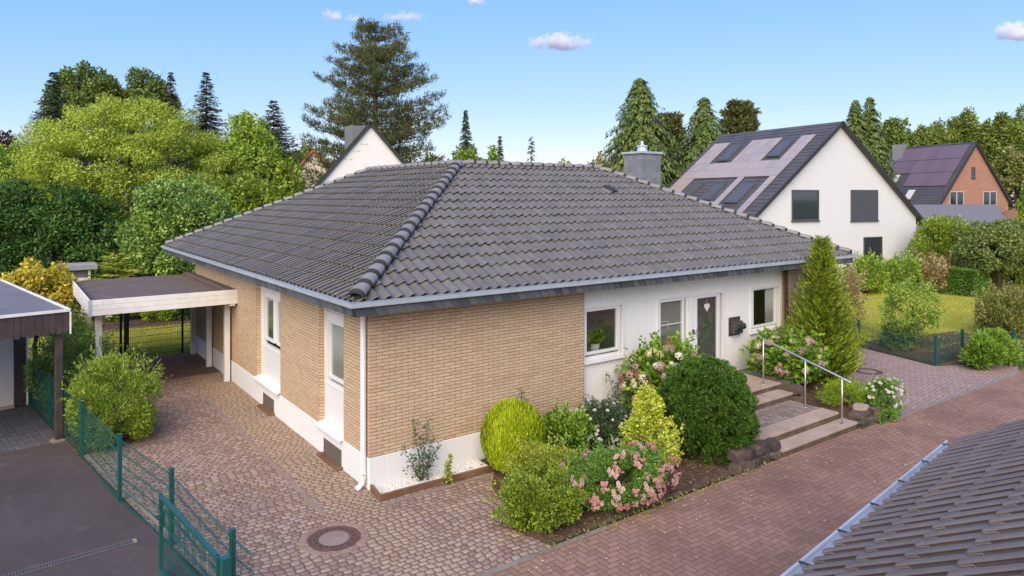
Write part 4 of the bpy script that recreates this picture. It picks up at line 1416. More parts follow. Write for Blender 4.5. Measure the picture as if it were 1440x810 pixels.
# ------------------------------------------------------------------ carport
cp = thing("carport", "flat roofed white carport joined to the left wall of the bungalow", "carport", (-1.7, 11.0, 0))
X0, X1, Y0, Y1, ZT, ZB = -3.45, -0.004, 8.33, 14.0, 2.60, 2.22
mb = MB()
mb.box((X0 + 0.06, Y0 + 0.06, 2.46), (X1, Y1 - 0.06, 2.52))
mb.box((X0 + 0.5, Y0 + 0.9 + 3.4, 2.521), (X1 - 1.2, Y0 + 0.92 + 3.4, 2.528))
mb.obj("roof", MT["felt"], cp)
MB().box((-0.25, Y0 + 0.07, 2.521), (-0.006, Y1 - 0.07, 2.60)).obj("roof_flashing", MT["felt"], cp, bevel=0.02)
mb = MB()
for k in range(3):
    z0 = ZB + 0.128 * k
    mb.box((X0, Y0, z0), (X1 + 0.0, Y0 + 0.035, z0 + 0.124))
    mb.box((X0, Y0 + 0.036, z0), (X0 + 0.035, Y1, z0 + 0.124))
    if k < 2: mb.box((X0 + 0.036, Y1 - 0.035, z0), (X1, Y1, z0 + 0.124))
fb = mb.obj("fascia", MT["wood_white"], cp, bevel=0.004)
MB().box((X0 - 0.012, Y0 - 0.012, ZB - 0.01), (X0 + 0.05, Y0 - 0.001, ZT + 0.005)).box((X0 - 0.012, Y0 - 0.001, ZB - 0.01), (X0 - 0.001, Y0 + 0.05, ZT + 0.005)).obj("corner_trim", MT["zinc"], fb)
mb = MB()
mb.box((X0 + 0.036, Y0 + 0.036, ZT - 0.03), (X0 + 0.075, Y1 - 0.036, ZT + 0.006)); mb.box((X0 + 0.076, Y0 + 0.036, ZT - 0.03), (X1, Y0 + 0.07, ZT + 0.004))
mb.obj("roof_edge", MT["mortar"], cp)
mb = MB()
for k in range(8):
    y = Y0 + 0.35 + k * 0.7
    mb.box((X0 + 0.05, y, 2.3), (X1, y + 0.06, 2.455))
mb.box((-0.2, Y0 + 0.04, 2.16), (-0.06, Y1 - 0.05, 2.298)); mb.box((-3.1, Y0 + 0.04, 2.16), (-2.96, Y1 - 0.05, 2.298))
mb.obj("joists", MT["wood_white"], cp)
for x, y in ((-0.13, 8.95), (-0.13, 11.02), (-0.13, 13.15), (-3.2, 8.85), (-2.98, 11.0), (-3.03, 13.2)):
    MB().box((x - 0.07, y - 0.07, -0.02), (x + 0.07, y + 0.07, 2.17)).obj("post", MT["wood_white"], cp, bevel=0.008)


# ------------------------------------------------------------------ wire mesh fences
def mesh_panel(mb, a, c, z0, z1, pitch=0.05, wire=0.0038, rod=0.0065, step=0.2):
    a, c = np.array(a, float), np.array(c, float)
    T = np.linalg.norm(c - a); d = (c - a) / T
    n = np.array([-d[1], d[0]]) * 0.009
    k = pitch
    while k < T:
        p = a + d * k
        mb.bar((p[0], p[1], z0), (p[0], p[1], z1), wire)
        k += pitch
    z = z0 + 0.03
    while z < z1 + 0.01:
        for sg in (-1, 1):
            mb.bar((a[0] + n[0] * sg, a[1] + n[1] * sg, z), (c[0] + n[0] * sg, c[1] + n[1] * sg, z), rod)
        z += step


def post(parent, x, y, h, mat, w=0.075, d=0.055, ang=0.0, cap=True, z0=0.0):
    mb = MB()
    ax, ay = (math.cos(ang), math.sin(ang), 0), (-math.sin(ang), math.cos(ang), 0)
    mb.obox((x, y, z0 + h / 2 - 0.02), ax, ay, (0, 0, 1), w / 2, d / 2, h / 2 + 0.02)
    o = mb.obj("post", mat, parent, bevel=0.004)
    if cap:
        MB().obox((x, y, z0 + h + 0.006), ax, ay, (0, 0, 1), w / 2 + 0.004, d / 2 + 0.004, 0.006).obj("post_cap", mat, o)
    return o


def fence(label, pts, h, mat, posts=None, hp=None, name="wire_fence", pitch=0.05, z0=0.03, wire=0.0038, rod=0.0065):
    root = thing(name, label, "fence", (pts[0][0], pts[0][1], 0))
    for a, c in zip(pts[:-1], pts[1:]):
        mb = MB()
        mesh_panel(mb, a, c, z0, h, pitch, wire, rod)
        mb.obj("mesh_panel", mat, root)
    ang = math.atan2(pts[1][1] - pts[0][1], pts[1][0] - pts[0][0])
    for p in (posts if posts is not None else pts):
        post(root, p[0] - 0.03 * math.sin(ang), p[1] + 0.03 * math.cos(ang), hp or h + 0.04, mat, ang=ang)
    return root


Q = [(-4.68, 9.9), (-4.30, 7.45), (-3.9, 4.84), (-3.58, 2.08), (-3.17, -0.03), (-2.95, -2.5), (-2.86, -3.15)]
fence("long green wire mesh fence between the cobbled driveway and the dark forecourt", Q, 1.06, MT["green"], posts=Q[:-1], hp=1.12)
# the open gate standing in front of the fence
gt = thing("garden_gate", "green metal gate with mesh infill standing open in front of the fence", "gate", (-3.14, -3.1, 0))
ga, gc = np.array([-3.42, -0.86]), np.array([-3.2, -3.0])
gd = (gc - ga) / np.linalg.norm(gc - ga)
mb = MB()
for z in (0.08, 1.08): mb.bar((*ga, z), (*gc, z), 0.05, 0.05)
for p in (ga, gc): mb.bar((*p, 0.06), (*p, 1.105), 0.05)
mb.obj("gate_frame", MT["green"], gt, bevel=0.004)
mb = MB(); mesh_panel(mb, ga + gd * 0.03, gc - gd * 0.03, 0.1, 1.05); mb.obj("mesh_panel", MT["green"], gt)
lk = MB().obox((*(ga + gd * 0.03), 0.78), (gd[0], gd[1], 0), (-gd[1], gd[0], 0), (0, 0, 1), 0.035, 0.03, 0.1).obj("lock", MT["green"], gt, bevel=0.006)
MB().tube([(*(ga + gd * 0.02 + np.array([-.07, 0])), 0.83), (*(ga + gd * 0.12 + np.array([-.07, 0])), 0.83)], 0.009, 6).tube([(*(ga + gd * 0.02 + np.array([-.07, 0])), 0.83), (*(ga + gd * 0.02), 0.83)], 0.008, 6).obj("handle", MT["green_dark"], lk)
post(gt, -3.16, -3.13, 1.12, MT["green"], w=0.09, d=0.09, ang=math.atan2(gd[1], gd[0]))
for z in (0.25, 0.85): MB().tube([(*(gc - gd * 0.0), z - 0.04), (*(gc), z + 0.04)], 0.02, 8).bar((*gc, z), (-3.16, -3.13, z), 0.02).obj("hinge", MT["green_dark"], gt)
# gate at the far end of the carport
g2 = thing("carport_gate", "dark green wire mesh gate across the far end of the carport", "gate", (-1.2, 13.5, 0))
mb = MB(); mesh_panel(mb, (-1.93, 13.48), (-0.39, 13.5), 0.05, 1.72, wire=.006, rod=.01); mb.obj("mesh_panel", MT["green_dark"], g2)
mb = MB(); mesh_panel(mb, (-0.36, 13.5), (-0.06, 13.5), 0.05, 1.72, wire=.006, rod=.01); mb.obj("mesh_panel", MT["green_dark"], g2)
mb = MB(); mesh_panel(mb, (-2.9, 13.8), (-2.11, 13.77), 0.05, 1.72, wire=.006, rod=.01); mb.obj("mesh_panel", MT["green_dark"], g2)
for x, y, w in ((-2.0, 13.47, 0.13), (-2.12, 13.77, 0.07), (-0.38, 13.5, 0.06)): post(g2, x, y, 1.78, MT["green_dark"], w=w, d=w)
# garden fence on the right
fence("green wire mesh fence round the shrubs beside the beige driveway", [(18.35, 0.85), (17.5, -1.92), (19.35, -1.95), (20.2, -3.05), (23.2, -3.45)], 0.82, MT["green"], hp=0.9, wire=0.0055, rod=0.009)

# ------------------------------------------------------------------ neighbour's garage on the left
GO = np.array([-4.0, 6.0]); gu = np.array([0.9876, 0.157]); gv = np.array([-0.157, 0.9876])
gp = lambda u, v: tuple(GO + gu * u + gv * v)
ga_ = thing("garage", "flat roofed garage with dark brown fascia and white wall at the left edge", "garage", (-6.0, 8.5, 0))
MB().prism([gp(-6, 0.03), gp(-0.03, 0.03), gp(-0.03, 7.6), gp(-6, 7.6)], 2.6, 2.735).obj("roof", MT["felt_grey"], ga_)
mb = MB()
mb.bar((*gp(-6, 0.0), 2.735), (*gp(0.01, 0.0), 2.735), 0.05, 0.055); mb.bar((*gp(0.0, 0.026), 2.735), (*gp(0.0, 7.6), 2.735), 0.05, 0.055)
mb.bar((*gp(0.012, -0.01), 2.7), (*gp(0.012, -0.01), 2.24), 0.06, 0.03)
mb.obj("roof_trim", MT["wood_white"], ga_)
mb = MB()
u = -6.0
i = 0
while u < -0.02:
    w = 0.118
    z0 = 2.26 + 0.045 * abs(math.sin(i * 0.5 * PI + 0.3))
    mb.obox((*gp(u + w / 2, 0.02), (z0 + 2.705) / 2), (*gu, 0), (*gv, 0), (0, 0, 1), w / 2 - 0.003, 0.012, (2.705 - z0) / 2)
    mb.obox((*gp(u + w / 2, 0.012), z0 + 0.01), (*gu, 0), (*gv, 0), (0, 0, 1), w / 3.0, 0.012, 0.03)
    u += 0.12; i += 1
v = 0.05
while v < 7.5:
    mb.obox((*gp(-0.015, v + 0.06), 2.48), (*gu, 0), (*gv, 0), (0, 0, 1), 0.012, 0.056, 0.225); v += 0.12
mb.obj("fascia", MT["brownwood"], ga_)
MB().obox((*gp(-0.16, 0.16), 1.3), (*gu, 0), (*gv, 0), (0, 0, 1), 0.065, 0.065, 1.3).obj("post", MT["brownwood"], ga_, bevel=0.006)
MB().obox((*gp(-0.16, 0.16), 0.02), (*gu, 0), (*gv, 0), (0, 0, 1), 0.13, 0.11, 0.025).obj("post_base", MT["concrete"], ga_)
MB().prism([gp(-6, 3.65), gp(-0.34, 3.65), gp(-0.34, 7.5), gp(-6, 7.5)], 0.02, 2.59).obj("wall", m_plain("pale_grey_render", (0.62, 0.58, 0.58), 0.8, var=0.04), ga_)
MB().prism([gp(-0.33, 3.6), gp(-0.10, 3.6), gp(-0.10, 7.5), gp(-0.33, 7.5)], 0.02, 2.58).obj("corner_board", MT["brownwood"], ga_)
MB().prism([gp(-0.095, 3.59), gp(-0.055, 3.59), gp(-0.055, 3.65), gp(-0.095, 3.65)], 0.02, 2.58).prism([gp(-0.86, 3.63), gp(-0.82, 3.63), gp(-0.82, 3.649), gp(-0.86, 3.649)], 0.1, 2.5).obj("trim", MT["upvc"], ga_)
MB().prism([gp(-6, 3.55), gp(-0.34, 3.55), gp(-0.34, 3.64), gp(-6, 3.64)], -0.02, 0.06).obj("threshold", MT["sand"], ga_)

# drain in the forecourt
dr = thing("drain_channel", "narrow grated drain channel set in the dark forecourt", "drain", (-4.2, 0.4, 0))
da, dc = np.array([-3.58, 0.42]), np.array([-6.2, 0.30])
mb = MB(); mb.bar((*da, 0.004), (*dc, 0.004), 0.11, 0.012); mb.obj("channel", MT["mortar"], dr)
mb = MB()
T = np.linalg.norm(dc - da); dd = (dc - da) / T; dn = np.array([-dd[1], dd[0]])
for sg in (-1, 1): mb.bar((*(da + dn * .055 * sg), 0.01), (*(dc + dn * .055 * sg), 0.01), 0.014, 0.012)
k = 0.02
while k < T:
    p = da + dd * k
    mb.bar((*(p - dn * .05), 0.012), (*(p + dn * .05), 0.012), 0.014, 0.006); k += 0.034
mb.obj("grate", MT["iron_grey"], dr)
MB().bar((*(da - dd * .0), 0.012), (*(da - dd * .05), 0.012), 0.12, 0.016).obj("end_cap", MT["kerb"], dr)


# manholes
def manhole(x, y, r, label, group=None):
    root = thing("manhole_cover", label, "manhole cover", (x, y, 0.01), None)
    mb = MB()
    mb.lathe((x, y, 0.008), [(r, -0.03), (r, 0.006), (r * 0.93, 0.010), (r * 0.9, 0.006), (r * 0.88, 0.004), (r * 0.86, 0.008), (r * 0.62, 0.010), (r * 0.59, 0.004), (r * 0.57, -0.01)], 48)
    fr = mb.obj("iron_ring", MT["iron"], root)
    mb = MB()
    for k in range(16):
        a = 2 * PI * k / 16
        mb.lathe((x + r * 0.72 * math.cos(a), y + r * 0.72 * math.sin(a), 0.0), [(r * 0.055, 0.010), (r * 0.05, 0.0195), (0.0, 0.0195)], 8)
    mb.obj("vent_holes", MT["mortar"], fr)
    MB().lathe((x, y, 0.008), [(r * 0.58, 0.0), (r * 0.57, 0.007), (0.0, 0.009)], 40).obj("lid_infill", MT["concrete"], root)


manhole(-1.15, -1.26, 0.385, "round iron manhole cover with concrete infill in the cobbled driveway")
manhole(15.2, -1.05, 0.40, "round iron manhole cover in the beige driveway behind the conifer")
# ring of setts round the near cover
mb = MB()
for k in range(20):
    a = 2 * PI * k / 20
    ax = (math.cos(a), math.sin(a), 0); ay = (-math.sin(a), math.cos(a), 0)
    mb.obox((-1.15 + 0.455 * ax[0], -1.26 + 0.455 * ax[1], 0.006), ax, ay, (0, 0, 1), 0.05, 0.064, 0.009)
tag(mb.obj("sett_ring", m_isl("ring_setts", [(0.19, 0.125, 0.1), (0.27, 0.18, 0.145), (0.32, 0.225, 0.165), (0.23, 0.165, 0.14)], 0.85), bevel=0.01), kind="structure")

# ------------------------------------------------------------------ front steps
st = thing("front_steps", "sandstone front steps with paved landing leading to the white door", "steps", (8.6, -1.7, 0))
mb = MB()
mb.box((7.55, -1.50, 0.545), (10.1, 0.11, 0.60)); mb.box((7.3, -1.88, 0.40), (9.98, -1.48, 0.455))
mb.box((6.8, -3.04, 0.245), (9.9, -2.62, 0.30))
for x0, x1 in ((7.15, 8.05), (8.056, 9.05), (9.056, 10.05)): mb.box((x0, -3.39, 0.085), (x1, -3.02, 0.14))
mb.obj("slabs", MT["step"], st, bevel=0.012)
mb = MB()
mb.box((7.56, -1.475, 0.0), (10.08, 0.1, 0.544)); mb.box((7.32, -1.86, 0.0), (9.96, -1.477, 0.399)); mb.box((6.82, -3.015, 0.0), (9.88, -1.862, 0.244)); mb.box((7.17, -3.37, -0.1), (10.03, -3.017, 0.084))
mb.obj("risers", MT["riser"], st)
MB().box((6.83, -2.615, 0.246), (9.87, -1.864, 0.297)).obj("paved_platform", herring("small_grey_setts", [(0.25, 0.185, 0.145), (0.33, 0.25, 0.2), (0.42, 0.33, 0.27)], (0.13, 0.095, 0.07), unit=0.10, var=0.3), st)
# hand rail
hr = thing("handrail", "slim steel handrail on three posts beside the front steps", "handrail", (9.6, -2.3, 0.15))
def on_x(px, py, x):
    d = np.array([*(FW + RT * (px - 720) / FOC), (277 - py) / FOC]); t = (x - CAM[0]) / d[0]
    return CAM + d * t
ra, rb = on_x(1072, 476, 9.62), on_x(1197, 538, 9.62)
MB().tube([ra, ra + (rb - ra) * 0.01, rb - (rb - ra) * .01, rb], [0.017, 0.021, 0.021, 0.017], 12).obj("rail", MT["steel"], hr, smooth=True)
for y, zb in ((-1.32, 0.60), (-2.40, 0.30), (-3.26, 0.14)):
    t = (y - ra[1]) / (rb[1] - ra[1])
    zt = ra[2] + (rb[2] - ra[2]) * t
    o = MB().tube([(9.62, y, zb), (9.62, y, zt - 0.01)], 0.017, 10).obj("post", MT["steel"], hr, smooth=True)
    MB().lathe((9.62, y, zb), [(0.05, 0.0), (0.048, 0.008), (0.02, 0.012)], 16).obj("base_plate", MT["steel"], o)


def rock_mesh(mb_, c, s, seedv, ang=0.0):
    r = random.Random(seedv)
    bm = bmesh.new()
    bmesh.ops.create_icosphere(bm, subdivisions=3, radius=1.0)
    pl = [(Vector((r.uniform(-1, 1), r.uniform(-1, 1), r.uniform(-1, 1))).normalized(), r.uniform(0.72, 0.95)) for _ in range(7)]
    pl += [(Vector((0, 0, 1)), 0.58), (Vector((0, 0, -1)), 0.58), (Vector((1, 0, 0)), 0.66), (Vector((-1, 0, 0)), 0.66), (Vector((0, -1, 0)), 0.62), (Vector((0, 1, 0)), 0.62)]
    for v in bm.verts:
        for n, d in pl:
            k = v.co.dot(n)
            if k > d: v.co -= n * (k - d)
        v.co *= 1.5
        v.co += Vector((r.uniform(-1, 1), r.uniform(-1, 1), r.uniform(-1, 1))) * 0.015
    n0 = len(mb_.v)
    ca, sa = math.cos(ang), math.sin(ang)
    bm.verts.index_update()
    for v in bm.verts:
        x, y, z = v.co.x * s[0], v.co.y * s[1], v.co.z * s[2]
        mb_.v.append((c[0] + x * ca - y * sa, c[1] + x * sa + y * ca, c[2] + z))
    for f in bm.faces: mb_.f.append(tuple(n0 + v.index for v in f.verts))
    bm.free()


def rock_wall(label, spots):
    root = thing("stone_wall", label, "stone wall", (spots[0][0], spots[0][1], 0))
    mb = MB()
    for i, (x, y, z, sx, sy, sz, a) in enumerate(spots):
        rock_mesh(mb, (x, y, z), (sx / 2, sy / 2, sz / 2), 100 + i + int(abs(x) * 10), a)
    mb.obj("stones", MT["rock"], root)


sp = []
for lv in range(2):
    for i in range(5):
        sp.append((5.85 + i * 0.27 + 0.12 * lv + random.uniform(-.03, .03), -3.27 + 0.05 * lv + random.uniform(-.03, .03), 0.08 + 0.17 * lv, random.uniform(.24, .34), 0.26, random.uniform(.15, .22), random.uniform(-.3, .3)))
for i in range(3):
    sp.append((7.0, -3.05 + i * 0.26, 0.1 + .1 * (i % 2), 0.24, 0.28, 0.3, random.uniform(-.2, .2)))
rock_wall("low dark field stone wall left of the bottom step under the round cypress", sp)
sp = []
for i in range(6):
    y = -1.15 - i * 0.33
    for lv in range(2 if i < 3 else 1):
        sp.append((10.22 + random.uniform(-.05, .05), y, 0.34 + 0.22 * lv - 0.10 * (i > 2) - 0.05 * i, 0.3, 0.4, 0.26, random.uniform(-.2, .2)))
for i, x in enumerate((10.25, 10.6, 10.95, 11.3)):
    sp.append((x, -3.32, 0.06, 0.36, 0.3, 0.17, random.uniform(-.3, .3)))
    if i < 3: sp.append((x + 0.1, -3.22, 0.2, 0.33, 0.28, 0.16, random.uniform(-.4, .4)))
rock_wall("low rough stone wall right of the front steps below the flowers", sp)
sl = thing("flat_stone", "flat tan stone lying on top of the right stone wall", "stone", (10.75, -3.15, 0.36))
mb = MB(); rock_mesh(mb, (10.66, -3.14, 0.30), (0.2, 0.16, 0.045), 77, 0.3); mb.obj("stone", MT["sand"], sl)

# edging of the gravel strip
ed = thing("bed_edging", "rusty brown raised edging round the white gravel strip", "edging", (1.0, -0.5, 0))
mb = MB()
mb.bar((-0.06, -0.5, 0.05), (2.3, -0.56, 0.05), 0.05, 0.13); mb.bar((-0.04, -0.47, 0.05), (0.02, -0.03, 0.05), 0.05, 0.13)
mb.obj("edge_board", MT["edging"], ed, bevel=0.008)
n = 5200
px_, py_ = RNG.random(n) * 2.2, -0.46 + RNG.random(n) * 0.43
V, F = [], []
base = np.array([[1, 0, 0], [-1, 0, 0], [0, 1, 0], [0, -1, 0], [0, 0, 1], [0, 0, -1]], float)
fc = np.array([[0, 2, 4], [2, 1, 4], [1, 3, 4], [3, 0, 4], [2, 0, 5], [1, 2, 5], [3, 1, 5], [0, 3, 5]])
for i in range(n):
    s_ = random.uniform(0.008, 0.02)
    R_ = Matrix.Rotation(random.random() * 6, 3, rand_unit(1)[0])
    q = base * np.array([s_, s_ * random.uniform(.6, 1), s_ * random.uniform(.5, .8)])
    V.append((np.array(R_) @ q.T).T + np.array([px_[i], py_[i], 0.04 + random.random() * 0.02]))
    F.append(fc + i * 6)
tag(np_mesh("gravel", np.concatenate(V), np.concatenate(F), MT["gravel"]), "white gravel filling the strip along the front wall", kind="stuff")
poly_sheet("gravel_bed", [(0.0, -0.49), (2.25, -0.52), (2.25, -0.013), (0.0, -0.013)], 0.035, MT["gravel"])

# ------------------------------------------------------------------ mailbox
mbx = thing("mailbox", "brown metal mailbox with rounded steel lid on the white cladding", "mailbox", (10.5, SY, 1.45))
MB().box((10.22, SY - 0.03, 1.44), (10.70, SY - 0.001, 1.93)).obj("back_plate", MT["mailbox"], mbx, bevel=0.03)
MB().box((10.27, SY - 0.15, 1.50), (10.66, SY - 0.032, 1.83)).obj("box", MT["mailbox"], mbx, bevel=0.02)
mb = MB()
mb.tube([(10.28, SY - 0.15, 1.69), (10.66, SY - 0.15, 1.69)], 0.095, 18)
mb.obj("lid", MT["mailsteel"], mbx)
MB().box((10.3, SY - 0.17, 1.51), (10.63, SY - 0.152, 1.585)).obj("newspaper_slot", MT["mortar"], mbx, bevel=0.01)

# ------------------------------------------------------------------ neighbour's roof at the lower right
th = math.radians(7.0)
g2d = np.array([math.cos(th), math.sin(th)]); n2d = np.array([g2d[1], -g2d[0]])
E2 = np.array([2.20, -8.33]); pr_ = math.radians(31)
nh = thing("neighbour_house", "neighbouring house with brown grey tiled roof at the lower right corner", "house", (1.0, -11.0, 0))
o3 = np.array([*(E2 + n2d * 0.075), 2.785])
LNG, UPL = 7.6, 5.2
pl = tile_plane(o3, (-g2d[0], -g2d[1], 0), (n2d[0] * math.cos(pr_), n2d[1] * math.cos(pr_), math.sin(pr_)), [(0.0, 0), (LNG, 0), (LNG, UPL), (0.0, UPL)], kind="roll", wave=0.150, gauge=0.36, amp=0.036, step=0.026, per=12, jitter=0.002, slip=0.003)
rf = bm_obj(pl, "roof", MT["tile_warm"], nh)
rmx = o3 + np.array([n2d[0] * math.cos(pr_), n2d[1] * math.cos(pr_), math.sin(pr_)]) * UPL
mb = MB()
A2 = E2 - g2d * LNG
sweep(mb, [tuple(A2 - g2d * 0.1), tuple(E2 + g2d * 0.02)], [(0.075 * math.sin(a), 2.74 - 0.075 * math.cos(a)) for a in np.linspace(-PI / 2, PI / 2, 10)] + [(0.083, 2.745), (0.078, 2.755), (0.068, 2.745)] + [(0.068 * math.sin(a), 2.742 - 0.068 * math.cos(a)) for a in np.linspace(PI / 2, -PI / 2, 10)])
for v_ in range(len(mb.v)):   # the sweep puts outward to the right; the road lies to the left here
    p = np.array(mb.v[v_][:2]); t = (p - E2) @ n2d
    p2 = p - n2d * 2 * t
    mb.v[v_] = (p2[0], p2[1], mb.v[v_][2])
gut = mb.obj("gutter", MT["zinc"], nh, smooth=False)
mb = MB()
for k in range(10):
    p = E2 - g2d * (0.12 + 0.62 * k)
    mb.bar((*(p - n2d * 0.075), 2.752), (*(p + n2d * 0.05), 2.752), 0.022, 0.006)
mb.obj("gutter_bracket", MT["mortar"], gut)
mb = MB()
mb.prism([tuple(E2 + n2d * 0.5 - g2d * 0.35), tuple(E2 + n2d * 4.4 - g2d * 0.35), tuple(A2 + n2d * 4.4), tuple(A2 + n2d * 0.5)], -0.02, 2.6)
mb.obj("wall", MT["redbrick"], nh)
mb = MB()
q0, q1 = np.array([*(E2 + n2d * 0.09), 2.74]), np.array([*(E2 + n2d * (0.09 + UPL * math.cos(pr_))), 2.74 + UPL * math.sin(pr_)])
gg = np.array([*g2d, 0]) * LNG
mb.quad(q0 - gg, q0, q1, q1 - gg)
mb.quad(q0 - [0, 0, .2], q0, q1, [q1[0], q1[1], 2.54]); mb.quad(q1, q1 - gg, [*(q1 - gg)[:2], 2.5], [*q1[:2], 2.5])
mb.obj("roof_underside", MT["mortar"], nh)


# ------------------------------------------------------------------ gabled houses behind
def gable_house(name, label, ax, ay, za, theta, pitch, half, depth, wallm, roofm, over=0.35, verge=0.25, windows=(), thick=0.16, vergem=None):
    root = thing(name, label, "house", (ax, ay, 0))
    d = np.array([math.cos(theta), math.sin(theta)]); n = np.array([-d[1], d[0]])
    tp = math.tan(pitch)
    W = lambda u, w, z: (ax + d[0] * u + n[0] * w, ay + d[1] * u + n[1] * w, z)
    zr = za - thick / math.cos(pitch)
    ze = zr - half * tp
    mb = MB()
    mb.quad(W(-half, 0, -0.1), W(half, 0, -0.1), W(half, 0, ze), W(0, 0, zr), W(-half, 0, ze))
    mb.quad(W(-half, depth, -0.1), W(half, depth, -0.1), W(half, depth, ze), W(0, depth, zr), W(-half, depth, ze))
    for s_ in (-1, 1): mb.quad(W(s_ * half, 0, -0.1), W(s_ * half, depth, -0.1), W(s_ * half, depth, ze), W(s_ * half, 0, ze))
    mb.obj("wall", wallm, root)
    cs_, sn = math.cos(pitch), math.sin(pitch)
    L = (half + over) / cs_
    for s_ in (-1, 1):
        mb = MB()
        def R(sl_, w, up): return W(s_ * (sl_ * cs_ + up * sn), w, za - sl_ * sn + up * cs_ - thick * 0.0)
        pts = [R(0, -verge, -thick), R(L, -verge, -thick), R(L, depth + verge, -thick), R(0, depth + verge, -thick)]
        ptt = [R(0, -verge, 0), R(L, -verge, 0), R(L, depth + verge, 0), R(0, depth + verge, 0)]
        k = len(mb.v); mb.v += pts + ptt
        mb.f += [(0, 1, 2, 3), (4, 7, 6, 5), (0, 4, 5, 1), (1, 5, 6, 2), (2, 6, 7, 3), (3, 7, 4, 0)]
        rs = 0.33
        while rs < L:        # tile courses
            kk = len(mb.v)
            mb.v += [R(rs, -verge, 0.001), R(rs, depth + verge, 0.001), R(rs + 0.001, depth + verge, 0.022), R(rs + 0.001, -verge, 0.022), R(rs - 0.3, depth + verge, 0.002), R(rs - 0.3, -verge, 0.002)]
            mb.f += [(kk, kk + 1, kk + 2, kk + 3), (kk + 3, kk + 2, kk + 4, kk + 5)]
            rs += 0.34
        ro = mb.obj("roof", roofm, root)
        mb = MB()
        mb.bar(R(-0.02, -verge - 0.03, -0.08), R(L, -verge - 0.03, -0.08), 0.05, 0.19, up=(0, 0, 1))
        mb.bar(R(L + 0.06, -verge, -0.1), R(L + 0.06, depth + verge, -0.1), 0.11, 0.1)
        mb.obj("verge_board", vergem or MT["mortar"], ro)
    for (u0, u1, z0, z1, kind) in windows:
        mb = MB()
        B = lambda a, c, e, g, w0, w1: mb.quad  # noqa
        def bx(mb_, a, c, e, g, w0, w1):
            p = [W(a, w0, e), W(c, w0, e), W(c, w1, e), W(a, w1, e), W(a, w0, g), W(c, w0, g), W(c, w1, g), W(a, w1, g)]
            k = len(mb_.v); mb_.v += p
            mb_.f += [tuple(k + i for i in q) for q in ((0, 3, 2, 1), (4, 5, 6, 7), (0, 1, 5, 4), (1, 2, 6, 5), (2, 3, 7, 6), (3, 0, 4, 7))]
        t = 0.07
        fm = MT["softframe"] if kind == "w" else MT["anthracite"]
        bx(mb, u0, u0 + t, z0, z1, -0.05, 0.02); bx(mb, u1 - t, u1, z0, z1, -0.05, 0.02); bx(mb, u0 + t, u1 - t, z0, z0 + t, -0.05, 0.02); bx(mb, u0 + t, u1 - t, z1 - t, z1, -0.05, 0.02)
        if kind == "w": bx(mb, (u0 + u1) / 2 - 0.05, (u0 + u1) / 2 + 0.05, z0 + t, z1 - t, -0.045, 0.01)
        wo = mb.obj("window", fm, root)
        mb = MB(); bx(mb, u0 + t, u1 - t, z0 + t, z1 - t, -0.015, -0.003)
        if kind == "s":
            k = z0 + t
            mb = MB()
            while k < z1 - t - 0.04:
                bx(mb, u0 + t, u1 - t, k, k + 0.05, -0.03, -0.003); k += 0.055
            mb.obj("shutter", MT["anthracite"], wo)
        else:
            mb.obj("pane", m_plain("dark_pane", (0.03, 0.04, 0.05), 0.05, spec=0.9), wo)
        mb = MB(); bx(mb, u0 - 0.05, u1 + 0.05, z0 - 0.07, z0 - 0.005, -0.1, 0.0); mb.obj("sill", MT["anthracite"], wo)
    return root, W, d, n, (cs_, sn, za)


def on_plane(px, py, ax, ay, theta):
    """(u, z) where the sight line through a frame point meets the vertical gable plane"""
    d = np.array([math.cos(theta), math.sin(theta)]); n = np.array([-d[1], d[0]])
    r = FW + RT * (px - 720) / FOC
    t = (np.array([ax, ay]) - CAM[:2]) @ n / (r @ n)
    p = CAM[:2] + r * t
    return (p - np.array([ax, ay])) @ d, 5.10 + (277 - py) / FOC * t


def rects(px_list, ax, ay, th_):
    out = []
    for (x0, y0, x1, y1, k) in px_list:
        u0, z1 = on_plane(x0, (y0), ax, ay, th_); u1, z1b = on_plane(x1, y0, ax, ay, th_)
        _, z0 = on_plane(x0, y1, ax, ay, th_); _, z0b = on_plane(x1, y1, ax, ay, th_)
        out.append((u0, u1, (z0 + z0b) / 2, (z1 + z1b) / 2, k))
    return out


def slope_point(px, py, ax, ay, za, theta, pitch, side=-1):
    """(w, s) on the roof slope where a sight line meets it"""
    d = np.array([math.cos(theta), math.sin(theta), 0]); n = np.array([-d[1], d[0], 0])
    nr = side * d * math.sin(pitch) + np.array([0, 0, math.cos(pitch)])
    r = np.array([*(FW + RT * (px - 720) / FOC), (277 - py) / FOC])
    A = np.array([ax, ay, za])
    t = ((A - CAM) @ nr) / (r @ nr)
    p = CAM + r * t - A
    sl_dir = side * d * math.cos(pitch) - np.array([0, 0, math.sin(pitch)])
    return float(p @ n), float(p @ sl_dir)


def slope_box(mb, W, c, side, w0, w1, s0, s1, up0, up1):
    cs_, sn, za = c
    P = lambda s_, w, up: W(side * (s_ * cs_ + up * sn), w, za - s_ * sn + up * cs_)
    k = len(mb.v)
    mb.v += [P(s0, w0, up0), P(s1, w0, up0), P(s1, w1, up0), P(s0, w1, up0), P(s0, w0, up1), P(s1, w0, up1), P(s1, w1, up1), P(s0, w1, up1)]
    mb.f += [tuple(k + i for i in q) for q in ((0, 3, 2, 1), (4, 5, 6, 7), (0, 1, 5, 4), (1, 2, 6, 5), (2, 3, 7, 6), (3, 0, 4, 7))]


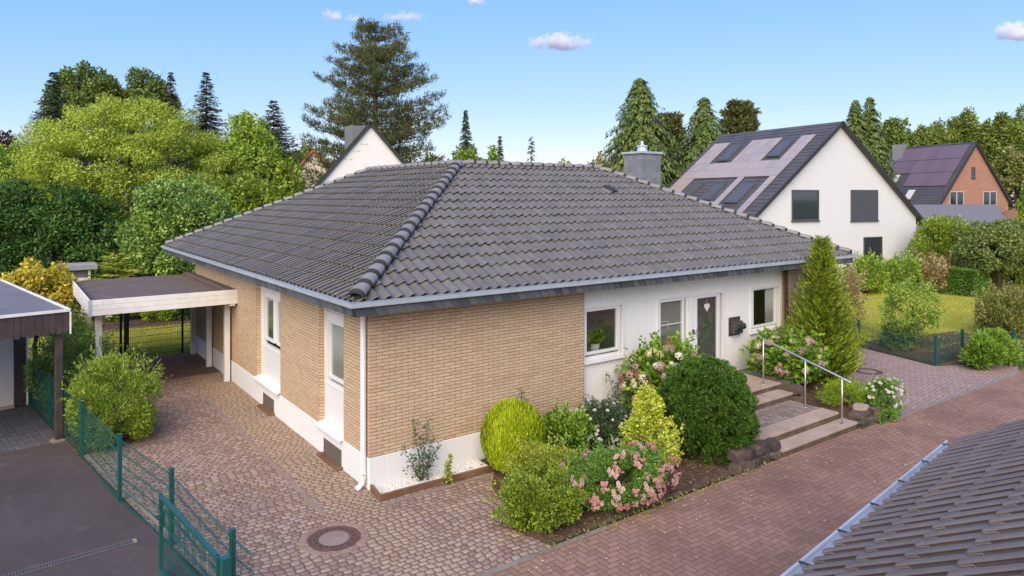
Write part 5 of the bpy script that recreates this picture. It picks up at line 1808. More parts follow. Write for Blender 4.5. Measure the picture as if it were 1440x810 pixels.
# white gabled house on the right
D1, T1, P1 = 41.0, math.radians(-10), math.radians(38)
ax, ay = at(1180, D1); za = hz(171, D1)
u_r, _ = on_plane(1288, 320, ax, ay, T1)
root, W, d, n, c3 = gable_house("gabled_house", "white rendered gabled house with solar panels and skylights on its dark roof", ax, ay, za, T1, P1, u_r, 9.6, MT["white"], MT["house_tile"], over=0.75,
                                windows=rects([(1113, 267, 1151, 310, "g"), (1196, 267, 1234, 310, "s"), (1214, 333, 1240, 372, "g")], ax, ay, T1))
sky = []
for (px, py, ws, ss) in ((1027, 217, 0.95, 1.75), (1099, 210, 0.95, 1.75), (973, 270, 1.0, 1.7), (1003, 271, 1.0, 1.7), (1041, 273, 1.15, 1.9)):
    w, s_ = slope_point(px, py, ax, ay, za, T1, P1)
    sky.append((w - ws / 2, w + ws / 2, s_ - ss / 2, s_ + ss / 2))
mb = MB()
w = 0.75
while w < 9.2:
    s_ = 1.3
    while s_ < 9.0:
        r = (w, w + 0.485, s_, s_ + 0.80)
        if not any(r[0] < k[1] + 0.1 and r[1] > k[0] - 0.1 and r[2] < k[3] + 0.1 and r[3] > k[2] - 0.1 for k in sky):
            slope_box(mb, W, c3, -1, r[0], r[1], r[2], r[3], 0.05, 0.09)
        s_ += 0.815
    w += 0.5
mb.obj("solar_panels", MT["solar"], root)
for k in sky:
    mb = MB()
    slope_box(mb, W, c3, -1, k[0], k[1], k[2], k[3], 0.0, 0.13)
    so = mb.obj("skylight", MT["anthracite"], root)
    mb = MB(); slope_box(mb, W, c3, -1, k[0] + 0.13, k[1] - 0.13, k[2] + 0.15, k[3] - 0.13, 0.13, 0.137)
    mb.obj("pane", m_plain("skylight_pane", (0.09, 0.09, 0.09), 0.35, spec=0.4), so)
# red brick house further right
D2, T2, P2 = 64.0, math.radians(-22), math.radians(54)
ax, ay = at(1371, D2); za = hz(199, D2)
root, W, d, n, c3 = gable_house("brick_house", "red brick gabled house with purple solar panels far right", ax, ay, za, T2, P2, 3.9, 9.2, MT["redbrick"], MT["house_tile"], over=0.35, verge=0.2,
                                windows=rects([(1335, 269, 1355, 290, "w"), (1382, 269, 1401, 290, "w"), (1366, 235, 1371, 250, "g")], ax, ay, T2))
mb = MB()
w = 0.3
while w < 8.4:
    for s_ in (0.35, 1.95, 3.55):
        if not (w > 4.5 and s_ > 3): slope_box(mb, W, c3, -1, w, w + 0.96, s_, s_ + 1.55, 0.05, 0.09)
    w += 0.98
mb.obj("solar_panels", MT["solar_pur"], root)
for w0, s0 in ((3.2, 5.5), (6.2, 3.6)):
    mb = MB(); slope_box(mb, W, c3, -1, w0, w0 + 1.0, s0, s0 + 1.3, 0.0, 0.14); so = mb.obj("skylight", MT["anthracite"], root)
    mb = MB(); slope_box(mb, W, c3, -1, w0 + .1, w0 + 0.9, s0 + .1, s0 + 1.2, 0.14, 0.147); mb.obj("pane", MT["curtain"], so)
mb = MB(); p0 = W(-0.6, 8.2, 0)
mb.box((p0[0] - 0.5, p0[1] - 0.5, za - 2), (p0[0] + 0.5, p0[1] + 0.5, za + 0.3)); mb.obj("chimney", MT["slate_grey"], root)
# low front wing of the brick house
ax2, ay2 = at(1418, 56)
mb = MB()
za2 = hz(288, 56)
Wl = lambda u, w, z: (ax2 + d[0] * u + n[0] * w, ay2 + d[1] * u + n[1] * w, z)
k = len(mb.v)
mb.v += [Wl(-9.5, 3.0, za2), Wl(2.2, 3.0, za2), Wl(1.0, 0.0, za2 - 1.9), Wl(-9.5, 0.0, za2 - 1.9), Wl(-9.5, 3.0, za2 - .2), Wl(2.2, 3.0, za2 - .2), Wl(1.0, 0.0, za2 - 2.1), Wl(-9.5, 0.0, za2 - 2.1)]
mb.f += [(0, 3, 2, 1), (4, 5, 6, 7), (0, 1, 5, 4), (1, 2, 6, 5), (2, 3, 7, 6), (3, 0, 4, 7)]
mb.obj("wing_roof", m_plain("grey_wing_roof", (0.15, 0.145, 0.155), 0.7, var=0.15), root)
mb = MB(); mb.prism([Wl(-9.2, 0.4, 0)[:2], Wl(0.9, 0.4, 0)[:2], Wl(3.4, 3.0, 0)[:2], Wl(3.4, 6, 0)[:2], Wl(-9.2, 6, 0)[:2]], -0.1, za2 - 2.0)
mb.prism([Wl(1.4, 1.2, 0)[:2], Wl(5.4, 3.2, 0)[:2], Wl(5.4, 3.6, 0)[:2], Wl(1.4, 1.6, 0)[:2]], za2 - 1.99, za2 - 0.5)
mb.obj("wing_wall", MT["redbrick"], root)
# white house behind the bungalow
D3, T3, P3 = 40.0, math.radians(-24.5), math.radians(50)
ax, ay = at(521, D3); za = hz(171, D3)
root, W, d, n, c3 = gable_house("gabled_house", "white gable with black verge boards rising behind the bungalow roof", ax, ay, za, T3, P3, 4.2, 9.0, MT["white"], MT["house_tile"], over=0.3, verge=0.12)
cxx, cyy = at(502, D3 + 2.6)
mb = MB(); mb.box((cxx - 0.6, cyy - 0.5, za - 3.5), (cxx + 0.6, cyy + 0.5, hz(178, D3 + 2.6))); mb.obj("chimney", MT["slate_grey"], root, bevel=0.02)
mb = MB()
for (u, z) in ((-0.35, -1.35), (-0.8, -1.75), (-1.25, -2.25)):     # three birds in relief on the gable
    z += za
    for sg in (-1, 1):
        k = len(mb.v); mb.v += [W(u, -0.02, z), W(u + sg * 0.16, -0.02, z + 0.09), W(u + sg * 0.24, -0.02, z + 0.03), W(u + sg * 0.12, -0.02, z + 0.03)]; mb.f.append((k, k + 1, k + 2, k + 3))
mb.obj("bird_relief", m_plain("grey_relief", (0.4, 0.38, 0.36), 0.8), root)
# small cream house with an orange verge
D4 = 62.0
ax, ay = at(441, D4); za = hz(209, D4)
gable_house("cream_house", "small cream gable with orange roof edge half hidden by green shrubs", ax, ay, za, math.radians(-23), math.radians(50), 2.2, 7.0, MT["cream"], MT["orange"], over=0.2, verge=0.15, vergem=MT["orange"])

# white masonry box with slab lid behind the carport
gx, gy = at(106, 28.5)
gb = thing("garden_fireplace", "white masonry garden fireplace with flat grey slab behind the carport", "fireplace", (gx, gy, 0))
zt = hz(371, 28.5)
MB().box((gx - 0.5, gy - 0.45, 0), (gx + 0.5, gy + 0.45, zt - 0.55)).obj("body", MT["white"], gb)
for sx in (-1, 1):
    for sy in (-1, 1): MB().box((gx + sx * 0.5 - 0.09 * sx, gy + sy * 0.45 - 0.09 * sy, zt - 0.549), (gx + sx * 0.5, gy + sy * 0.45, zt - 0.22)).obj("pillar", MT["white"], gb)
MB().box((gx - 0.38, gy - 0.33, zt - 0.549), (gx + 0.38, gy + 0.33, zt - 0.221)).obj("smoke_hood", MT["felt_grey"], gb)
MB().box((gx - 0.74, gy - 0.62, zt - 0.22), (gx + 0.74, gy + 0.62, zt)).obj("slab", m_slab("grey_slab", [(0.25, 0.25, 0.26), (0.33, 0.33, 0.34), (0.4, 0.4, 0.4)]), gb, bevel=0.02)
for (x_, y_, z_, lab) in ((5.45, 0.62, 1.5, "bushy green pot plant on the left inside the corner window"), (5.95, 0.66, 1.5, "smaller green pot plant on the right inside the corner window")):  # plants added behind the pane to stand in for reflected foliage
    r_ = thing("reflection_plant", lab, "plant", (x_, y_, z_ - 0.05))
    P, O = blob((x_, y_, z_ + 0.33), (0.25, 0.16, 0.2), 14, 900, 0.4)
    leaf_mesh("foliage", P, O + rand_unit(900) * 0.6, O + rand_unit(900), 0.07, 0.045, LF["lowgreen"], r_)
    MB().lathe((x_, y_, z_), [(0.0, 0.0), (0.09, 0.0), (0.12, 0.2), (0.1, 0.2), (0.0, 0.18)], 18).obj("pot", MT["white"], r_, smooth=True)
MB().box((5.1, 0.45, 1.42), (6.3, 0.8, 1.5)).obj("window_shelf", MT["upvc"], house)
# ------------------------------------------------------------------ plants of the front bed
# clipped golden ball: upright sprays packed over a rounded form
def spray_ball(name, label, cat, c, rx, rz, zc, mat, n, L, Wd, upw=1.0, cone=None, stems=True, rough=0.06, tilt=0.35):
    root = thing(name, label, cat, (c[0], c[1], 0))
    u = rand_unit(n)
    keep = u[:, 2] > -0.8
    u = u[keep]; n = len(u)
    r = 1 - np.abs(RNG.normal(0, rough, n)) + 0.02 * RNG.random(n)
    P = np.array([c[0], c[1], zc]) + u * np.array([rx, rx, rz]) * r[:, None]
    D = norm(u * tilt + np.array([0, 0, upw]) + RNG.normal(0, 0.16, (n, 3)))
    N = norm(u + RNG.normal(0, 0.3, (n, 3)))
    leaf_mesh("foliage", P - D * L * 0.5, D, N, L * (0.6 + 0.8 * RNG.random(n)), Wd, mat, root)
    m = 2600
    u = rand_unit(m)
    Pm = np.array([c[0], c[1], zc]) + u * np.array([rx, rx, rz]) * (0.86 * RNG.random(m) ** 0.25)[:, None]
    leaf_mesh("inner_foliage", Pm, rand_unit(m), rand_unit(m), L * 1.2, L * 0.6, mat, root)
    MB().tube([(c[0], c[1], -0.02), (c[0], c[1], zc)], 0.05, 8).obj("stem", MT["bark"], root)
    return root


spray_ball("thuja_ball", "golden green ball thuja clipped round beside the brick wall", "shrub", (2.52, -0.78), 0.60, 0.66, 0.64, LF["thuja_gold"], 17000, 0.09, 0.017, rough=0.085, tilt=0.3)
shrub("low_shrub", "low green gold shrub at the driveway corner of the bed", "shrub", (1.72, -2.62), 0.74, 0.84, 0.66, LF["lowgreen"], 15000, 0.05, lumps=34, lump_r=0.3, stems=6)
shrub("low_shrub", "yellowish small leaved shrub between ball thuja and pink roses", "shrub", (2.45, -1.85), 0.86, 0.72, 0.6, LF["euonymus"], 12000, 0.042, lumps=30, lump_r=0.3, stems=6)


def flower_sites(c, rx, ry, h, n, z0=0.0, front=True, zmin=0.25, skirt=False):
    """points over the outer surface of a bush, more of them on the road side"""
    P, O = [], []
    while len(P) < n:
        u = rand_unit(1)[0]
        if u[2] < -0.55: continue
        if front and u[0] * -0.5 + u[1] * -0.85 < -0.1 and random.random() < 0.85: continue
        if skirt and u[2] > 0.1 and random.random() < 0.5: continue
        p = np.array([c[0], c[1], z0 + h * 0.5]) + u * np.array([rx, ry, h * 0.52]) * random.uniform(0.95, 1.08)
        if p[2] < z0 + zmin * h: continue
        P.append(p); O.append(u)
    return P, O


rb_ = shrub("rose_bush", "spreading rose bush covered in clusters of pink flowers", "rose bush", (3.2, -2.75), 0.86, 1.15, 0.72, LF["rose"], 19000, 0.045, lumps=46, lump_r=0.26, stems=7, up=0.4)
cl = []
Pc, Oc = flower_sites((3.25, -2.8), 1.14, 0.78, 0.84, 95, zmin=0.0, skirt=True)
PP, OO = [], []
for p, o_ in zip(Pc, Oc):
    PP.append(p); OO.append(o_)
scatter_flowers(rb_, PP, OO, lambda m: cluster_mesh("rose_cluster", m), "flower_cluster", [PT["pink"], PT["pink"], PT["pink2"], PT["pink"], PT["pink2"]], (0.75, 1.25))
wb = shrub("flowering_shrub", "bright green shrub with small cream buds against the white plinth", "shrub", (3.75, -0.8), 0.9, 0.6, 0.5, LF["hydrangea"], 5600, 0.085, lumps=26, lump_r=0.32, stems=6, leafw=0.5)
Pc, Oc = flower_sites((3.75, -0.8), 0.48, 0.42, 0.8, 34, zmin=0.45)
scatter_flowers(wb, Pc, Oc, lambda m: rose_mesh("bud", m), "flower", [PT["cream"], PT["lime"]], (0.022, 0.036))
db = shrub("rose_bush", "dark leaved rose bush with scattered white flowers below the window", "rose bush", (4.85, -0.9), 0.95, 0.75, 0.55, LF["darkrose"], 9000, 0.05, lumps=34, lump_r=0.26, stems=8)
Pc, Oc = flower_sites((4.75, -0.95), 0.72, 0.55, 0.92, 56, zmin=0.3)
scatter_flowers(db, Pc, Oc, lambda m: rose_mesh("white_rose", m), "flower", [PT["white"]], (0.03, 0.046))
# pointed variegated shrub
vr = shrub("variegated_shrub", "pointed yellow variegated shrub in front of the dark cypress", "shrub", (4.75, -2.15), 0.95, 0.62, 0.55, LF["variegated"], 4600, 0.065, lumps=30, lump_r=0.28, stems=6, leafw=0.6)
P, O = blob((4.72, -2.1, 0.98), (0.34, 0.32, 0.46), 22, 2600, 0.3, low=-0.9)
leaf_mesh("foliage", P, norm(O + rand_unit(2600) * 0.8 + np.array([0, 0, .3])), norm(O * .5 + rand_unit(2600) * .5 + np.array([0, 0, .7])), 0.065 * (0.6 + 0.8 * RNG.random(2600)), 0.04, LF["variegated"], vr)
n = 260
t = RNG.random(n); a = RNG.integers(0, 12, n) * 0.53
P = np.stack([4.72 + (0.3 - .22 * t) * np.cos(a), -2.1 + (0.3 - .22 * t) * np.sin(a), 1.1 + 0.45 * t * (0.5 + 0.5 * np.sin(a * 3) ** 2)], 1) + RNG.normal(0, .025, (n, 3))
leaf_mesh("foliage", P, norm(rand_unit(n) + np.array([0, 0, .5])), rand_unit(n), 0.055, 0.035, LF["variegated"], vr)
# dark round cypress built from small fan sprays
hk = thing("round_cypress", "large dark green rounded cypress left of the front steps", "shrub", (6.2, -2.3, 0))
def knobs(root, c, nclump, per, prof, rx, ry, h, cr, L, mat):
    """surface of small rounded knobs, each a dome of short sprays"""
    u = rand_unit(nclump)
    t = (u[:, 2] + 1) / 2
    hx_ = norm(np.stack([u[:, 0], u[:, 1], 0 * t], 1))
    big = 1.0 + 0.09 * np.sin(np.arctan2(u[:, 1], u[:, 0]) * 5 + t * 7) * np.sin(t * 17)
    sc = (0.84 + 0.18 * RNG.random(nclump)) * big
    C = np.array([c[0], c[1], 0.02]) + hx_ * np.array([rx, ry, 0]) * (prof(t) * sc)[:, None] + np.array([0, 0, 1.0]) * (h * t * (0.94 + 0.08 * RNG.random(nclump)))[:, None]
    ax_ = norm(hx_ * 0.8 + np.array([0, 0, 0.7]) + u * 0.3)
    k = np.repeat(np.arange(nclump), per); m = len(k)
    d = rand_unit(m); d = norm(d + ax_[k] * 0.9)
    r = cr * (0.6 + 0.7 * RNG.random(nclump))[k]
    leaf_mesh("foliage", C[k] + d * (r * (0.45 + 0.4 * RNG.random(m)))[:, None], norm(d + ax_[k] * 0.4 + RNG.normal(0, 0.25, (m, 3))), norm(np.cross(d, rand_unit(m))), L * (0.6 + 0.8 * RNG.random(m)), L * 0.42, mat, root)
knobs(hk, (6.2, -2.3), 1050, 46, lambda t: np.clip(1.08 * np.sqrt(np.clip(1 - (np.clip(t - 0.34, 0, 1) / 0.66) ** 2.2, 0, 1)) * (0.82 + 0.5 * np.clip(t, 0, 0.36)), 0.02, 1.1), 0.88, 0.86, 1.80, 0.085, 0.05, LF["hinoki"])
n = 7000
u = rand_unit(n)
leaf_mesh("inner_foliage", np.array([6.2, -2.3, 0.85]) + u * np.array([0.72, 0.7, 0.8]) * (RNG.random(n) ** 0.3)[:, None], rand_unit(n), rand_unit(n), 0.14, 0.06, LF["hinoki"], hk)
MB().tube([(6.2, -2.3, -0.02), (6.2, -2.3, 1.2)], [0.08, 0.04], 8).obj("trunk", MT["bark_red"], hk)
shrub("small_shrub", "small bright green shrub tucked between cypress and bottom step", "shrub", (6.85, -2.8), 0.55, 0.2, 0.2, LF["mugo"], 1500, 0.04, lumps=10, stems=3, z0=0.25)


def hydrangea(label, c, h, rx, ry, z0, n, heads, kinds, nl=40):
    r = shrub("hydrangea_bush", label, "hydrangea", c, h, rx, ry, LF["hydrangea"], n, 0.12, lumps=nl, lump_r=0.27, stems=9, leafw=0.72, z0=z0, flat=0.3, up=0.1)
    P, O = flower_sites(c, rx * 1.02, ry * 1.02, h, heads, z0=z0, zmin=0.3)
    scatter_flowers(r, P, O, lambda m: petals_mesh("flower_head", m, n=70, r=1.0, size=0.42), "flower_head", [PT[k] for k in kinds], (0.06, 0.112), 0.25)
    return r


hydrangea("tall hydrangea bush with rust and white heads left of the door", (6.85, -0.66), 1.72, 1.1, 0.66, 0.1, 8500, 84, ["rust", "cream", "white", "lime", "mauve", "mauve", "rust"])
hydrangea("broad hydrangea bush with faded heads behind the handrail", (11.15, -1.0), 1.05, 1.15, 0.8, 0.45, 7500, 46, ["mauve", "lime", "mauve", "cream", "mauve"])
# golden cone cypress at the right end of the house
cx_, cy_ = 12.85, -0.98
conifer("golden_conifer", "tall golden green cone conifer at the right end of the house", (cx_, cy_), 3.98, 1.06, LF["cone_gold"], whorls=66, per=22, spray=0.16, width=0.15, droop=-0.28, rise=0.3, first=0.02, dens=15, sag=-0.3, rag=0.34,
        prof=lambda t: 0.13 + 0.87 * (1 - t) ** 0.85 if t > 0.22 else 0.92 + 0.35 * (t - 0.1))
shrub("dark_bush", "small dark bush showing behind the golden conifer", "shrub", (15.6, 0.2), 1.5, 0.62, 0.6, LF["boxhedge"], 3500, 0.08, lumps=20, stems=4)
shrub("white_blossom_bush", "pale blossoming bush behind the conifer tip beside the eave", "shrub", at(1190, 27), 2.35, 0.8, 0.7, LF["tanbush"], 3500, 0.1, lumps=26, stems=4)
shrub("mugo_pine", "low bright green cushion pine beside the handrail foot", "shrub", (11.0, -2.6), 0.55, 0.78, 0.5, LF["mugo"], 7500, 0.055, lumps=30, lump_r=0.28, stems=4, leafw=0.2, up=0.7, z0=0.18)
wf = shrub("flowering_shrub", "loose bush of white roses at the roadside corner of the bed", "rose bush", (11.6, -3.22), 0.72, 0.62, 0.4, LF["rose"], 4600, 0.05, lumps=24, lump_r=0.28, stems=6, z0=0.08)
Pc, Oc = flower_sites((11.6, -3.22), 0.64, 0.42, 0.76, 46, z0=0.08, zmin=0.25)
scatter_flowers(wf, Pc, Oc, lambda m: rose_mesh("white_rose", m), "flower", [PT["white"]], (0.034, 0.055))
shrub("low_plant", "trailing green plant spilling over the stones onto the road", "plant", (11.1, -3.55), 0.25, 0.42, 0.16, LF["rose"], 1500, 0.04, lumps=10, stems=0)
shrub("grassy_weed", "tuft of thin weeds at the driveway side of the white roses", "weed", (12.15, -2.85), 0.5, 0.28, 0.22, LF["weed"], 700, 0.1, lumps=8, stems=5, leafw=0.12, up=0.9)


# thin open climbers
def sparse(name, label, cat, c, z0, stems, mat, leaf, per, spread, origin_y=None):
    root = thing(name, label, cat, (c[0], c[1], z0))
    mb = MB(); P, D, N = [], [], []
    for (dx, dy, h) in stems:
        pts = [np.array([c[0], c[1], z0])]
        for k in range(1, 7):
            t = k / 6
            pts.append(np.array([c[0] + dx * t + random.uniform(-.03, .03), c[1] + dy * t, z0 + h * t]))
        mb.tube(pts, [0.009 - 0.001 * k for k in range(7)], 5)
        for k in range(int(per * h)):
            t = 0.12 + 0.88 * random.random()
            i = min(5, int(t * 6)); f = t * 6 - i
            p = pts[i] * (1 - f) + pts[i + 1] * f
            q = rand_unit(1)[0]; q[2] *= 0.5
            w = spread * (1.15 - t) * random.random()
            P.append(p + q * w); D.append(q + np.array([0, 0, 0.3])); N.append(rand_unit(1)[0] + np.array([0, -.3, 1.0]))
    mb.obj("stem", MT["bark"], root)
    n_ = len(P)
    leaf_mesh("foliage", np.array(P), np.array(D), np.array(N), leaf * (0.6 + 0.8 * RNG.random(n_)), leaf * 0.6, mat, root)
    return root


sparse("climbing_plant", "sparse dark leaved shrub with two tall shoots in the white gravel", "plant", (0.85, -0.3), 0.04, [(-0.12, 0.05, 1.12), (0.22, 0.1, 1.1), (-0.38, 0.0, 0.7), (0.05, 0.0, 0.8), (0.3, 0.05, 0.7), (0.15, -0.08, 0.5), (-0.22, -0.05, 0.5), (0.42, 0.05, 0.6)], LF["darkrose"], 0.055, 95, 0.24)
sparse("small_plant", "single pale green upright plant at the gravel edging", "plant", (1.22, -0.62), 0.0, [(0.02, 0.0, 0.55), (0.03, 0.02, 0.4), (-0.03, 0.0, 0.3)], LF["euonymus"], 0.055, 170, 0.1)
sparse("climbing_plant", "thin rose shoots reaching up the white cladding below the corner window", "plant", (5.9, -0.12), 0.45, [(-0.25, 0.02, 0.75), (0.15, 0.05, 0.62), (0.4, 0.02, 0.4), (0.0, 0.0, 0.5)], LF["darkrose"], 0.06, 80, 0.2)
sparse("tall_shoot", "single upright shoot growing behind the ball thuja", "plant", (3.1, -0.35), 0.0, [(0.02, 0.1, 1.35), (0.1, 0.1, 1.1)], LF["darkrose"], 0.06, 70, 0.12)

# hedge bushes on the left boundary
shrub("boundary_shrub", "big rounded yellow green shrub behind the green fence", "shrub", (-3.2, 5.75), 1.68, 0.88, 1.45, LF["hedge_left"], 26000, 0.075, lumps=60, lump_r=0.24, stems=7, leafw=0.3, up=0.45)
shrub("boundary_shrub", "taller dark green shrub between garage and carport", "shrub", (-3.75, 9.2), 1.95, 0.95, 1.5, LF["juniper"], 15000, 0.085, lumps=50, lump_r=0.25, stems=6, leafw=0.3, up=0.4)
shrub("boundary_shrub", "dark shrub in the shade beside the carport posts", "shrub", (-3.55, 12.2), 1.8, 0.5, 1.2, LF["juniper"], 7000, 0.09, lumps=30, lump_r=0.28, stems=5, leafw=0.35)

# bright shrub by the garage roof, juniper sprays
tree("yellow_shrub", "yellow orange leaved shrub rising behind the garage roof", at(52, 20.5), hz(358, 20.5), 1.15, 1.2, LF["yelloworange"], 15000, 0.11, crown0=0.15, lumps=60, lump_r=0.24, trunk_r=0.06, cat="shrub")
conifer("spreading_juniper", "spreading light green juniper with arching sprays behind the carport roof", at(165, 29), hz(352, 29), 2.7, LF["euonymus"], whorls=9, per=13, spray=0.4, width=0.22, droop=-0.12, first=0.3, dens=16, cat="shrub", sag=0.1)
tree("laurel_bush", "big round glossy laurel bush between carport and roof", at(258, 31.5), hz(246, 31.5), 2.75, 2.5, LF["laurel"], 44000, 0.15, crown0=0.0, lumps=110, lump_r=0.2, trunk_r=0.12, cat="shrub", leafw=0.55)
# dark conifer hedge at the left edge
hx, hy_ = at(35, 33)
tree("dark_hedge_tree", "dense dark green hedge tree at the left edge below the bright tree", (hx, hy_), hz(248, 33), 4.6, 2.4, LF["darkhedge"], 46000, 0.19, crown0=0.0, lumps=110, lump_r=0.17, trunk_r=0.16, leafw=0.4)
tree("dark_hedge_tree", "dark shrub in the shadow under the spreading bright tree", at(160, 34), hz(315, 34), 2.3, 2.0, LF["darkhedge"], 14000, 0.24, crown0=0.0, lumps=60, lump_r=0.2, trunk_r=0.12, leafw=0.4)
# garden bed shrubs seen through the carport
for i, (px, dd_, hh, ww, mat_, lab) in enumerate(((170, 28.5, 1.0, 0.8, "hydrangea", "leafy bush with pale heads left of the dark gate post"), (205, 29, 0.9, 0.7, "hydrangea", "leafy garden bush seen right of the dark gate post"), (232, 28.6, 0.55, 0.8, "mugo", "low bright plant at the far lawn edge under the carport"), (268, 29, 0.95, 0.8, "darkhedge", "dark bush at the far lawn edge beside the carport wall"), (305, 29.5, 1.1, 0.9, "laurel", "green bush behind the far carport post"))):
    x_, y_ = at(px, dd_)
    r_ = shrub("garden_bush", lab, "shrub", (x_, y_), hh, ww, 0.6, LF[mat_], 3000, 0.1, lumps=22, stems=4, leafw=0.6)
    if i < 2:
        Pc, Oc = flower_sites((x_, y_), ww, 0.6, hh, 8, zmin=0.4)
        scatter_flowers(r_, Pc, Oc, lambda m: petals_mesh("flower_head", m, n=50, size=0.42), "flower_head", [PT["mauve"], PT["cream"]], (0.09, 0.13))

# ------------------------------------------------------------------ trees
def T(name, label, px, d, ytop, halfpx, mat, n, leaf, **kw):
    h = hz(ytop, d)
    r = halfpx * d / FOC
    return tree(name, label, at(px, d), h, r, kw.pop("ry", r * 0.9), LF[mat], n, leaf, **kw)


def CF(name, label, px, d, ytop, halfpx, mat, **kw):
    return conifer(name, label, at(px, d), hz(ytop, d), halfpx * d / FOC, LF[mat], **kw)


T("bright_tree", "huge bright yellow green tree with a broad rounded crown on the left", 182, 40, 128, 150, "bigtree", 95000, 0.15, crown0=0.15, lumps=260, lump_r=0.135, trunk_r=0.2, drape=0.3, leafw=0.42, pad=0.68, shell=0.2, nl=16)
T("yellow_tree", "lighter yellow green tree just right of the broad bright tree", 350, 43, 152, 50, "midtree", 22000, 0.2, crown0=0.2, lumps=110, lump_r=0.165, trunk_r=0.2, leafw=0.5)
T("yellow_tree", "small yellow green tree at the left edge above the dark hedge", 15, 41, 195, 45, "midtree", 12000, 0.24, crown0=0.2, lumps=60, lump_r=0.22, trunk_r=0.2)
T("copper_tree", "dark copper leaved tree peeking in at the left edge", 2, 60, 182, 30, "copper", 6000, 0.3, crown0=0.3, lumps=30, lump_r=0.3)
T("oak_tree", "tall airy oak behind the bright tree with sky showing through", 130, 62, 86, 62, "oak", 20000, 0.3, crown0=0.35, lumps=80, lump_r=0.17, trunk_r=0.3)
T("oak_tree", "second airy oak behind the bright tree nearer the spruce tips", 200, 64, 92, 54, "oak", 17000, 0.3, crown0=0.35, lumps=70, lump_r=0.18, trunk_r=0.3)
CF("spruce", "dark spruce standing left of the oak", 76, 52, 99, 56, "spruce", whorls=34, per=9, spray=0.5, width=0.3, droop=0.35, rise=0.2, dens=8)
CF("spruce", "slim brownish spruce tip above the bright tree", 240, 62, 99, 36, "spruce_brown", whorls=30, per=8, spray=0.5, width=0.3, droop=0.3, dens=7)
CF("spruce", "blue green spruce with pointed tip between the two yellow green trees", 290, 50, 99, 48, "spruce", whorls=34, per=9, spray=0.45, width=0.3, droop=0.3, rise=0.2, dens=8)
CF("spruce", "brownish spruce right of the lighter yellow green tree", 385, 54, 140, 62, "spruce_brown", whorls=30, per=9, spray=0.5, width=0.32, droop=0.28, rise=0.3, dens=9)
T("maple_sapling", "fresh green maple in front of the small cream gable", 408, 36, 222, 34, "lowgreen", 7000, 0.2, crown0=0.15, lumps=46, lump_r=0.24, trunk_r=0.1)
T("green_tree", "mid green bushy tree above the left roof edge", 345, 38, 236, 60, "lowgreen", 16000, 0.2, crown0=0.1, lumps=70, lump_r=0.22, trunk_r=0.14)
T("distant_wood", "round dark green distant tree left of the tall pine", 428, 110, 194, 34, "farwood", 5000, 0.6, crown0=0.1, lumps=30, lump_r=0.3)
for px, dd_, yt, hp in ((30, 75, 205, 60), (120, 78, 215, 60), (215, 80, 205, 60), (310, 82, 215, 60), (395, 84, 208, 50), (470, 90, 225, 45), (560, 92, 232, 50)):
    T("distant_tree", "distant green tree in the wood behind the gardens on the left", px, dd_, yt, hp, "farwood", 5000, 0.5, crown0=0.0, lumps=40, lump_r=0.25, group="trees of the wood behind the left gardens")
# the big pine
def pine(label, px, d, ytop, prof, h_levels, base_n=9, seedv=4, first=0.3, name="pine_tree", tuft=0.75, lw=0.16):
    r_ = random.Random(seedv)
    bx, by = at(px, d)
    h = hz(ytop, d)
    root = thing(name, label, "tree", (bx, by, 0))
    mb = MB(); P, D, N, L = [], [], [], []
    mb.tube([(bx, by, -0.1), (bx + 0.1, by, h * 0.4), (bx - 0.05, by, h * 0.75), (bx, by, h)], [0.34, 0.27, 0.15, 0.03], 9)
    for lv in range(h_levels):
        t = first + (1 - first) * (lv + r_.uniform(-.3, .3)) / h_levels
        t = min(t, 0.985)
        R = prof(t)
        for k in range(base_n if t < 0.85 else 6):
            az = 2 * PI * (k + r_.random()) / base_n + lv * 0.9
            RR = R * r_.uniform(0.62, 1.08)
            dirh = np.array([math.cos(az), math.sin(az), 0])
            z = h * t
            nk = max(3, int(RR / 0.5))
            pts = [np.array([bx, by, z])]
            for q in range(1, nk + 1):
                s_ = q / nk
                pts.append(np.array([bx, by, z]) + dirh * RR * s_ + np.array([0, 0, RR * (-0.10 * s_ + 0.26 * s_ * s_)]) + np.array([r_.uniform(-.1, .1), r_.uniform(-.1, .1), r_.uniform(-.05, .05)]))
            mb.tube(pts, [0.075 * (1 - 0.9 * q / nk) * (1.2 - t) + 0.01 for q in range(nk + 1)], 5, cap=False)
            # side twigs with tufts, denser toward the outside
            for q in range(max(1, nk // 3), nk + 1):
                for sd in (-1, 0, 1, 0.5):
                    side = np.array([-dirh[1], dirh[0], 0])
                    tw = pts[q] + side * sd * r_.uniform(0.15, 0.55) * (0.5 + 0.5 * R / 4) + dirh * r_.uniform(-0.2, 0.2) + np.array([0, 0, r_.uniform(0.0, 0.3)])
                    m = 22
                    ax_ = norm((dirh * 0.5 + side * sd * 0.3 + np.array([0, 0, 0.9]))[None])[0]
                    dd = norm(ax_[None] + RNG.normal(0, 0.5, (m, 3)))
                    P.append(np.repeat(tw[None], m, 0) + RNG.normal(0, 0.12, (m, 3))); D.append(dd); N.append(rand_unit(m)); L.append(tuft * 0.5 * (0.6 + 0.8 * RNG.random(m)))
    P, D, N, L = map(np.concatenate, (P, D, N, L))
    leaf_mesh("crown", P, D, N, L, L * lw * 2.2, LF["pine"], root)
    mb.obj("trunk", MT["bark_red"], root, smooth=True)
    return root


pine("very tall dark pine with ragged outspread branches behind the white gable", 528, 52, 36, lambda t: min(5.7, 0.3 + 7.4 * math.sqrt(1 - t)), 21, base_n=7, first=0.30, tuft=0.5, lw=0.085)
